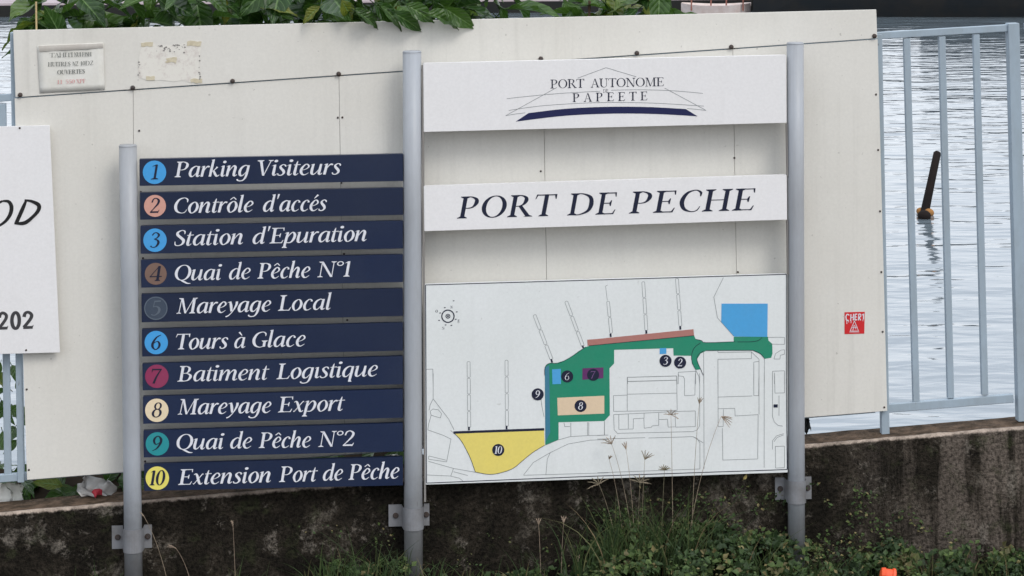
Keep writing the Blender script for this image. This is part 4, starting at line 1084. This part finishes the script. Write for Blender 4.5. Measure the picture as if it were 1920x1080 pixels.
leaf_meshes = [leaf_mesh('leaf', L, Wd, dr, fo, i) for i, (L, Wd, dr, fo) in enumerate(((.23, .115, .35, .35), (.19, .10, .6, .25), (.26, .13, .2, .45), (.16, .085, .5, .5), (.21, .12, .9, .2), (.24, .105, .45, .55)))]
def put_leaf(parent, base, direction, up=Vector((0, 0, 1)), k=None, s=1.0, roll=0.0, rnd=random):
    me = leaf_meshes[rnd.randrange(len(leaf_meshes)) if k is None else k]
    o = bpy.data.objects.new('leaf', me); COL.objects.link(o); o.parent = parent
    y = Vector(direction).normalized(); x = y.cross(up)
    if x.length < 1e-3: x = Vector((1, 0, 0))
    x.normalize(); z = x.cross(y)
    mt = Matrix((x, y, z)).transposed().to_4x4() @ Matrix.Rotation(roll, 4, 'Y')
    o.matrix_world = Matrix.Translation(base) @ mt @ Matrix.Scale(s, 4)
    return o

def ptop(px): return 57.0 + (px - 25) * (18 - 57) / (1643 - 25)      # top row of the hoarding

rnd = random.Random(21)
def shrub(name, label, x_root, spread, seed, n):
    r = random.Random(seed)
    root = P(x_root, 930, .55); 
    e = empty(name, root, label, 'shrub', 'large-leaved shrubs behind the hoarding')
    e.location = (0, 0, 0)
    ends = []
    for k in range(6):
        mb = MB()
        tx = spread[0] + (spread[1] - spread[0]) * (k + .5) / 6
        end = P(tx + r.uniform(-25, 25), ptop(tx) - r.uniform(-10, 50), .42 + r.uniform(-.16, .2))
        mid = root.lerp(end, .5) + Vector((r.uniform(-.08, .08), r.uniform(0, .1), .05))
        a = []
        for i in range(8):
            t = i / 7; a.append(root.lerp(mid, t).lerp(mid.lerp(end, t), t))
        mb.tube(a, [.022 * (1 - .75 * i / 7) for i in range(8)], 7)
        mb.build('branch', M['twig'], e, smooth=True); ends.append((a, end))
    for k in range(n):
        px = r.uniform(*spread); py = ptop(px) - r.uniform(-45, 88)
        off = r.uniform(.23, .62)
        base = P(px, py, off)
        d = Vector((r.uniform(-1, 1), r.uniform(-1.1, .5), r.uniform(-.75, .45)))
        tip = base + d.normalized() * .22
        if tip.z < P(px, ptop(px), OFF_P).z + .03 and (tip - ORG).dot(NRM) < .2: d.y = abs(d.y) + .2
        put_leaf(e, base, d, Vector((r.uniform(-.5, .5), r.uniform(-.9, .1), 1)), s=r.uniform(.65, 1.1), roll=r.uniform(-.5, .5), rnd=r)
    return e
s1 = shrub('shrub', 'broad glossy-leaved green shrub crowning the hoarding top, left of its widest leaf overhang', 330, (50, 560), 5, 140)
s2 = shrub('shrub', 'glossy green shrub whose leaves hang over the middle of the hoarding top', 760, (540, 960), 11, 120)
s3_ = shrub('shrub', 'sparser green shrub with a round yellow-green fruit above the logo board', 1150, (1040, 1260), 17, 52)
# leaves that hang over the face of the hoarding (base, tip in photo pixels)
for (bx, by_, tx, ty, k, s, ro) in ((735, 22, 803, 61, 5, .66, .2), (712, 10, 770, 50, 1, .72, -.4), (830, 12, 901, 61, 5, .70, .5), (800, 25, 872, 45, 3, .6, -.3), (640, 0, 668, 44, 1, .5, .2), (665, 15, 700, 46, 3, .5, 0),
                                     (668, 22, 720, 50, 3, .62, -.2), (760, 8, 822, 42, 0, .6, .1), (700, 5, 752, 46, 0, .6, .3), (600, 12, 560, 44, 0, .5, .3)):
    A, B = P(bx, by_, .05), P(tx, ty, .085)
    o = put_leaf(s2, A, B - A, Vector((0.15, -1, .55)), k=k, s=1, roll=ro, rnd=rnd)
    L = (.23, .19, .26, .16, .21, .24)[k]
    o.scale = Vector((1, 1, 1)) * ((B - A).length / L)
# low leaves seen under the hoarding at the left and between the strips
r = random.Random(33)
for k in range(120):
    px = r.uniform(-10, 330) if k < 70 else r.uniform(320, 800)
    py = by(px) + r.uniform(-25, 55)
    base = P(px, py, .30 + r.uniform(-.04, .4)); base.z = max(base.z, wall_pt(base.x).z - .02)
    put_leaf(s1, base, Vector((r.uniform(-1, 1), r.uniform(-.5, .6), r.uniform(-.5, .5))), Vector((0, -.6, 1)), s=r.uniform(.5, .8), roll=r.uniform(-.6, .6), rnd=r)
for k in range(16):
    px = r.uniform(-5, 42); py = r.uniform(675, 890)
    put_leaf(s1, P(px, py, .35 + r.uniform(0, .5)), Vector((r.uniform(-1, 1), -.3, r.uniform(-.8, .3))), Vector((0, -1, .5)), s=r.uniform(.3, .6), roll=r.uniform(-.6, .6), rnd=r)
# fruits
for (x, y, rr_, k) in ((1216, 18, .022, 0), (1232, 9, .020, 1)):
    c = P(x, y, .30); mb = MB(); n = 10
    pts, rads = [], []
    for i in range(n + 1):
        a = math.pi * i / n; pts.append(c + Vector((0, 0, -rr_ * 1.15 * math.cos(a)))); rads.append(max(.0006, rr_ * math.sin(a)))
    mb.tube(pts, rads, 14); mb.build('fruit', M['fruit'], s3_, smooth=True)
# bare pale canes poking up
for (xa, ya, xb, yb) in ((67.5, 3, 68.5, 62),):
    mb = MB(); mb.tube([P(xa, ya, .2), P(xb, yb, .2), P(xb + 2, 300, .2)], .004, 6); 
    c = mb.build('cane', M['pale_stick']); tag(c, 'thin pale bamboo cane standing in the shrub above the left end of the hoarding', 'cane')

# ------------------------------------------------------------------ boats and pile across the water
def hull(name, px0, px1, wl_row, h, mat, label, deck=None, depth=2.2):
    d = 4.2 * F_PX / (wl_row - HORIZON)
    a = PZ(px0, wl_row, WATER_Z); b = PZ(px1, wl_row, WATER_Z)
    L = (b - a).length; ax = (b - a).normalized(); ay = Vector((0, 0, 1)).cross(ax)
    e = empty(name, a, label, 'boat'); mb = MB(); n = 14
    prev = None
    for i in range(n + 1):
        t = i / n; w = depth / 2 * (1 - abs(2 * t - 1) ** 4 * .7); sh = h * (1 + .25 * (2 * t - 1) ** 2)
        c = a + ax * (L * t) + ay * depth / 2
        ringp = [c - ay * w * .85 + Vector((0, 0, -.2)), c - ay * w * .95 + Vector((0, 0, sh * .5)), c - ay * w + Vector((0, 0, sh)), c - ay * (w - .08) + Vector((0, 0, sh)), c - ay * (w - .1) + Vector((0, 0, sh * .7)), c + ay * (w - .1) + Vector((0, 0, sh * .7)), c + ay * w + Vector((0, 0, sh)), c + ay * w * .85 + Vector((0, 0, -.2))]
        if prev:
            for k in range(7): mb.face([prev[k], ringp[k], ringp[k + 1], prev[k + 1]])
        else: mb.face(ringp)
        prev = ringp
    mb.face(prev[::-1])
    mb.build('hull', M[mat], e)
    return e, a, ax, ay, L
bt, a, ax, ay, L = hull('moored_barge', 1408, 2500, 33, .66, 'hull_dark', 'long dark-hulled barge moored across the water at the top right', depth=4)
mb = MB(); mb.box(a + ax * L * .5 + ay * 2 + Vector((0, 0, 1.0)), ax * L * .2, ay * 1.2, Vector((0, 0, .5))); mb.build('cabin', M['hull_dark'], bt)
bt, a, ax, ay, L = hull('moored_boat', 1275, 1406, 27, .24, 'hull_pale', 'small pale moored boat with rusty posts seen above the right part of the hoarding', depth=1.2)
for t in (.16, .44, .66, .9):
    mb = MB(); q = a + ax * L * t + ay * .1; mb.tube([q + Vector((0, 0, .1)), q + Vector((.02, 0, 1.3))], .022, 6); mb.build('upright', M['rust_post'], bt)
mb = MB(); mb.tube([a + ay * .1 + Vector((0, 0, .5)), a + ax * L + ay * .1 + Vector((0, 0, .42))], .03, 6); mb.build('rail', M['rust_post'], bt)

base = PZ(1733, 402, WATER_Z); yb = base.y
top = PY(1758, 284, yb + .25)
e = empty('mooring_pile', base, 'black leaning mooring pile with an orange float, in the water beyond the railing', 'pile')
mb = MB(); bot = base + (base - top) * .6
mb.tube([bot, base, base.lerp(top, .5), top - (top - base).normalized() * .02, top], [.056, .054, .048, .046, .028], 12)
mb.build('timber', M['pile'], e, smooth=True)
for (px, py, rr_, k) in ((1726, 396, .045, 0), (1742, 399, .052, 1), (1733, 405, .07, 2)):
    c = PZ(px, py, WATER_Z + .03); mb = MB(); pts = []; rads = []
    for i in range(9):
        an = math.pi * i / 8; pts.append(c + Vector((0, 0, -rr_ * math.cos(an)))); rads.append(max(.001, rr_ * 1.15 * math.sin(an)))
    mb.tube(pts, rads, 12); mb.build('float', M['float'] if k < 2 else M['pile'], e, smooth=True)

# ------------------------------------------------------------------ litter and white stand-ins for bright water
def crumple(name, cxp, cyp, off, w, h, mat, label, cat, seed, mat2=None, flat=.5):
    r = random.Random(seed); g = []
    nx, ny = 9, 7
    for i in range(ny + 1):
        row = []
        for j in range(nx + 1):
            u, v = j / nx - .5, i / ny - .5
            x = cxp + w * (u + .25 * noise.noise((u * 3 + seed, v * 3, 1))); y = cyp + h * (v + .35 * noise.noise((u * 3, v * 3 + seed, 2)))
            row.append(P(x, y, off + flat * .05 * noise.noise((u * 5 + seed, v * 5, 5))))
        g.append(row)
    mi = [[1 if (mat2 and .25 < j / nx < .62 and i / ny > .45) else 0 for j in range(nx)] for i in range(ny)]
    o = warped(g, [M[mat]] + ([M[mat2]] if mat2 else []), name, None, mi)
    sm = o.modifiers.new('t', 'SOLIDIFY'); sm.thickness = .001
    tag(o, label, cat); return o
crumple('plastic_bag', 180, 916, .20, 62, 38, 'bag_white', 'crumpled white plastic bag with a red patch, wedged under the left end of the hoarding', 'bag', 4, 'bag_red', 1.4)
crumple('water_standin', 20, 925, .30, 50, 44, 'paper', 'crumpled white sheet standing in for bright water glimpsed behind the wall below the left edge sign', 'paper', 9)  # last sheet is added for the bright water glimpsed there
for (x, y, w, h, lab) in ((388, 921, 12, 5, 'small white piece standing in for a water glint under the Extension Port de Peche strip'), (735, 856, 24, 7, 'small white piece standing in for a water glint in the gap between the last two strips by the middle post')):
    o = crumple('glint_standin', x, y, .20, w, h, 'paper', lab, 'water glint', int(x));  # water glints under the hoarding, added as white crumpled pieces
crumple('leaf_scrap', 1513, 796, .16, 12, 26, 'bag_white', 'dark scrap', 'leaf', 2)
o = bpy.data.objects[-1] if False else [q for q in COL.objects if q.name.startswith('leaf_scrap')][0]
o.data.materials[0] = M['hull_dark']; tag(o, 'small dark torn scrap poking out under the hoarding beside the right sign post', 'scrap')

# ------------------------------------------------------------------ weeds and grass at the foot of the wall
def front_pt(px, py, off): return P(px, py, off)
r = random.Random(77)
def small_leaf(mb, c, s, r, mi=0, tint=None):
    d = Vector((r.uniform(-1, 1), r.uniform(-1, .4), r.uniform(-.4, .9))).normalized()
    sd = d.cross(Vector((r.uniform(-.6, .6), -.7, 1))).normalized() * s * r.uniform(.28, .42)
    up = sd.cross(d).normalized() * s * .12
    a, b_ = c, c + d * s
    m_ = c + d * s * .45
    t = r.random() ** 1.4 if tint is None else tint
    mb.face([a, m_ + sd + up, b_, m_ - up * .5], mi, col=t); mb.face([a, m_ - up * .5, b_, m_ - sd + up], mi, col=t)

def veg_top(px):      # photo row that the ground cover reaches
    pts = [(-50, 1120), (560, 1105), (620, 1062), (700, 1040), (780, 1052), (860, 1085), (1000, 1070), (1090, 1040), (1150, 985), (1300, 975), (1420, 990), (1500, 1002), (1600, 1018), (1700, 1022), (1800, 1030), (1990, 1015)]
    for (a, ya), (b_, yb_) in zip(pts[:-1], pts[1:]):
        if a <= px <= b_: return lerp(ya, yb_, (px - a) / (b_ - a))
    return 1120
mb = MB(); count = 0
while count < 30000:
    px = r.uniform(560, 1990)
    if px < 1060 and r.random() < .45: continue
    tp = veg_top(px) + 16 * noise.noise((px * .02, 0, 0)) + 10 * noise.noise((px * .07, 3, 0))
    py = tp + (1150 - tp) * r.random() ** .75
    # the mound is deepest at the bottom
    dep = (py - tp) / 110.0
    off = OFF_WALL - .012 - r.random() * (.04 + .42 * dep)
    c = P(px, py, off)
    gap = noise.noise((px * .022, py * .03, 5)) + .5 * noise.noise((px * .08, py * .08, 6))
    if gap < -.14 + .30 * (1 - dep) and r.random() < .93: continue
    t = max(0, min(.86, .34 + .75 * noise.noise((px * .018, py * .02, 9)) + r.uniform(-.3, .34)))
    small_leaf(mb, c, (r.uniform(.006, .016) if r.random() < .6 else r.uniform(.018, .036)) * (1 + .5 * noise.noise((px * .01, 7, 0))), r, 0, t if r.random() > .07 else r.uniform(.88, 1)); count += 1
# creepers climbing the wall
for k in range(1900):
    px = r.uniform(1090, 1790); lim = 905 + 60 * abs(noise.noise((px * .01, 2, 0))) + max(0, (px - 1600) * .42)
    py = r.uniform(lim, 1040)
    if noise.noise((px * .022, py * .022, 12)) < .02: continue
    small_leaf(mb, P(px, py, OFF_WALL - .006 - r.random() * .03), r.uniform(.008, .020), r, 0, min(1, max(0, r.gauss(.5, .3))))
for k in range(420):
    px = r.uniform(560, 1100); py = r.uniform(985, 1080)
    if noise.noise((px * .02, py * .03, 22)) < .12: continue
    small_leaf(mb, P(px, py, OFF_WALL - .006 - r.random() * .03), r.uniform(.006, .016), r, 0, min(1, max(0, r.gauss(.6, .3))))
gc = mb.build('ground_cover', M['weed']); tag(gc, 'low green creeping weeds along the foot of the dark wall', 'weeds', kind='stuff')

def blade(mb, base, L, lean, w, tint, droop=.5, n=6):
    lean = Vector(lean); pts = []
    for i in range(n + 1):
        t = i / n
        pts.append(base + Vector((0, 0, 1)) * L * (t - droop * .45 * t * t * t) + lean * L * (t ** 1.7))
    side = Vector((1, 0, 0)) if abs(lean.x) < .7 else Vector((.6, .6, 0))
    side = (side + Vector((0, r.uniform(-.8, .8), 0))).normalized()
    for i in range(n):
        wa, wb = w * (1 - (i / n) ** 1.6), w * (1 - ((i + 1) / n) ** 1.6)
        mb.face([pts[i] - side * wa, pts[i] + side * wa, pts[i + 1] + side * wb, pts[i + 1] - side * wb], col=tint)
    return pts
mb = MB()
clumps = [(1150, 1075, 45, 85, .38), (1215, 1080, 50, 110, .46), (1280, 1078, 40, 90, .42), (1105, 1090, 30, 35, .26), (1330, 1085, 40, 38, .28), (640, 1100, 50, 60, .26), (710, 1100, 45, 55, .24), (800, 1105, 40, 26, .20), (590, 1110, 30, 20, .18),
          (1010, 1105, 60, 30, .2), (1420, 1090, 60, 30, .22), (450, 1115, 40, 14, .2), (150, 1120, 60, 14, .18), (1560, 1095, 80, 40, .18), (1760, 1095, 100, 50, .18), (1880, 1090, 50, 25, .18), (1380, 1085, 70, 90, .26), (1190, 1085, 110, 120, .34), (1500, 1095, 70, 60, .2), (1650, 1095, 120, 90, .17), (1830, 1095, 90, 60, .2), (900, 1105, 70, 30, .17)]
for (x, y, sp, n, L) in clumps:
    for k in range(n):
        b_ = P(x + r.gauss(0, sp * .6), y + r.uniform(-6, 8), OFF_WALL - r.uniform(.02, .2))
        blade(mb, b_, L * r.uniform(.45, 1.05), (r.gauss(0, .42), r.uniform(-.25, .05), 0), r.uniform(.0014, .0030), min(1, max(0, r.gauss(.4, .26))), r.uniform(.1, 1.0))
gr = mb.build('grass', M['grass']); tag(gr, 'long thin green and dry grass tufts growing in front of the wall', 'grass', kind='stuff')

# single seed stalks (head at the first photo point, foot at the second)
def seed_grass(hx, hy, fx, fy, n, spread, size, down, tint, label, off=-.06):
    e = empty('seeding_grass', P(fx, fy, OFF_WALL - .1), label, 'grass stalk', 'seeding grass stalks at the wall')
    e.location = (0, 0, 0)
    A, B = P(fx, fy, OFF_WALL - .08), P(hx, hy, off)
    midp = A.lerp(B, .55) + Vector(((A.x - B.x) * .22, 0, .02))
    pts = [A.lerp(midp, t / 7).lerp(midp.lerp(B, t / 7), t / 7) for t in range(8)]
    mb = MB(); mb.tube(pts, [.0013 - .0006 * i / 7 for i in range(8)], 5, col=tint); mb.build('stalk', M['stalk'], e, smooth=True)
    mb = MB(); rr = random.Random(int(hx))
    for k in range(n):
        an = (k / max(1, n - 1) - .5) * spread
        dirv = Vector((math.sin(an + down[0]), rr.uniform(-.3, .2), math.cos(an + down[0]) * down[1])).normalized()
        q = [B + dirv * size * 1.35 * t + Vector((0, 0, -.3 * size * t * t)) for t in (0, .33, .66, 1)]
        mb.tube(q, [.0010, .0018, .0016, .0006], 5, col=min(1, tint + rr.uniform(-.15, .25)))
        for i in range(7):
            c = q[0].lerp(q[3], .15 + i * .12); small_leaf(mb, c, .0045, rr, 0, min(1, tint + .1))
    mb.build('seed_head', M['stalk'], e)
SG = [(1147, 833, 1185, 1010, 5, 1.5, .034, (-.5, 1), .8, 'leftmost feathery seed stalk reaching over the lower map, by the quarter-left of its bottom edge'),
      (1174, 843, 1190, 1015, 3, .5, .030, (-.2, 1), .9, 'pale slim seed stalk over the map, just right of the leftmost seed stalk'),
      (1142, 861, 1168, 1010, 3, .7, .016, (.3, 1), .9, 'shortest seed stalk over the lower left part of the map bottom'),
      (1209, 862, 1203, 1020, 5, 1.2, .036, (.35, 1), .6, 'seed stalk with four upright fingers in front of the lower middle of the map'),
      (1258, 778, 1262, 1030, 6, 3.0, .024, (.3, 1), .85, 'tall straight seed stalk whose star-shaped head crosses the small map blocks'),
      (1311, 757, 1296, 1030, 4, .7, .026, (.15, 1), .75, 'tallest seed stalk with a narrow head, in front of the map road line'),
      (1352, 781, 1290, 1020, 5, .9, .034, (1.9, 1), .9, 'arching seed stalk with drooping pinkish head pointing right on the map'),
      (1246, 882, 1240, 1040, 8, 2.2, .022, (0, 1), .35, 'bushy greenish seed stalk at the bottom edge of the map'),
      (1123, 908, 1160, 1050, 6, 2.6, .036, (-.4, 1), .6, 'spreading seed stalk just below the map, left of the tall grass'),
      (1200, 905, 1195, 1050, 6, 2.6, .034, (.2, 1), .5, 'spreading seed stalk just below the map, in the middle of the tall grass'),
      (1010, 984, 1014, 1085, 3, .6, .026, (0, 1), 1.0, 'short brown seed stalk low on the dark wall, left one of a pair'),
      (1057, 980, 1052, 1085, 3, .6, .026, (0, 1), 1.0, 'short brown seed stalk low on the dark wall, right one of a pair'),
      (1083, 1055, 1085, 1110, 3, .4, .030, (0, 1), 1.0, 'stubby straw-coloured seed stalk at the bottom below the map'),
      (437, 988, 442, 1110, 2, .2, .026, (-.1, 1), .95, 'dry bent grass stalk on the dark wall, right of the left post'),
      (330, 1028, 362, 1110, 2, .3, .028, (-1.0, .8), .9, 'arching yellow dry grass stalk low on the wall, nearest right of the left post clamp'),
      (270, 968, 318, 1110, 1, .1, .020, (-.6, 1), .8, 'long thin bent stalk leaning against the left post clamp')]
for a in SG: seed_grass(*a)

# dead leaf on the wall by the right post
c = P(1394, 899, .02)
o = put_leaf(None, c, Vector((.7, 0, .9)), Vector((0, -1, .2)), k=3, s=.17, roll=.2, rnd=rnd); o.name = 'dead_leaf'; o.parent = None
o.data = o.data.copy(); o.data.materials[0] = painted('dead_leaf_yellow', (.42, .34, .12), None, .3)
tag(o, 'small yellow dead leaf caught under the map board, left of the right post clamp', 'leaf')

# litter at the bottom right
def lathe(mb, c, axis, prof, n=14, mi=0):
    ax = Vector(axis).normalized(); mb.tube([Vector(c) + ax * t for t, rr in prof], [rr for t, rr in prof], n, mi)
c = P(1650, 1077, -.52); e = empty('plastic_bottle', c, 'discarded grey plastic bottle with an orange cap lying in the weeds at the bottom right', 'bottle'); e.location = (0, 0, 0)
ax = Vector((1, -.05, -.16)).normalized()
mb = MB(); lathe(mb, c, ax, [(0, .015), (.004, .026), (.018, .029), (.020, .025), (.044, .026), (.046, .031), (.056, .030), (.060, .020)], 18); mb.build('cap', M['orange'], e, smooth=False)
mb = MB(); lathe(mb, c + ax * .06 + Vector((0, 0, -.03)), ax, [(0, .016), (.02, .018), (.05, .036), (.09, .04), (.20, .04), (.22, .034)], 18); mb.build('body', M['grey_plastic'], e, smooth=True)
for q in list(COL.objects):
    if q.type == 'MESH' and q.name.startswith('dead_leaf'): q['label'] = 'small yellow dead leaf caught under the map board, left of the right post clamp'
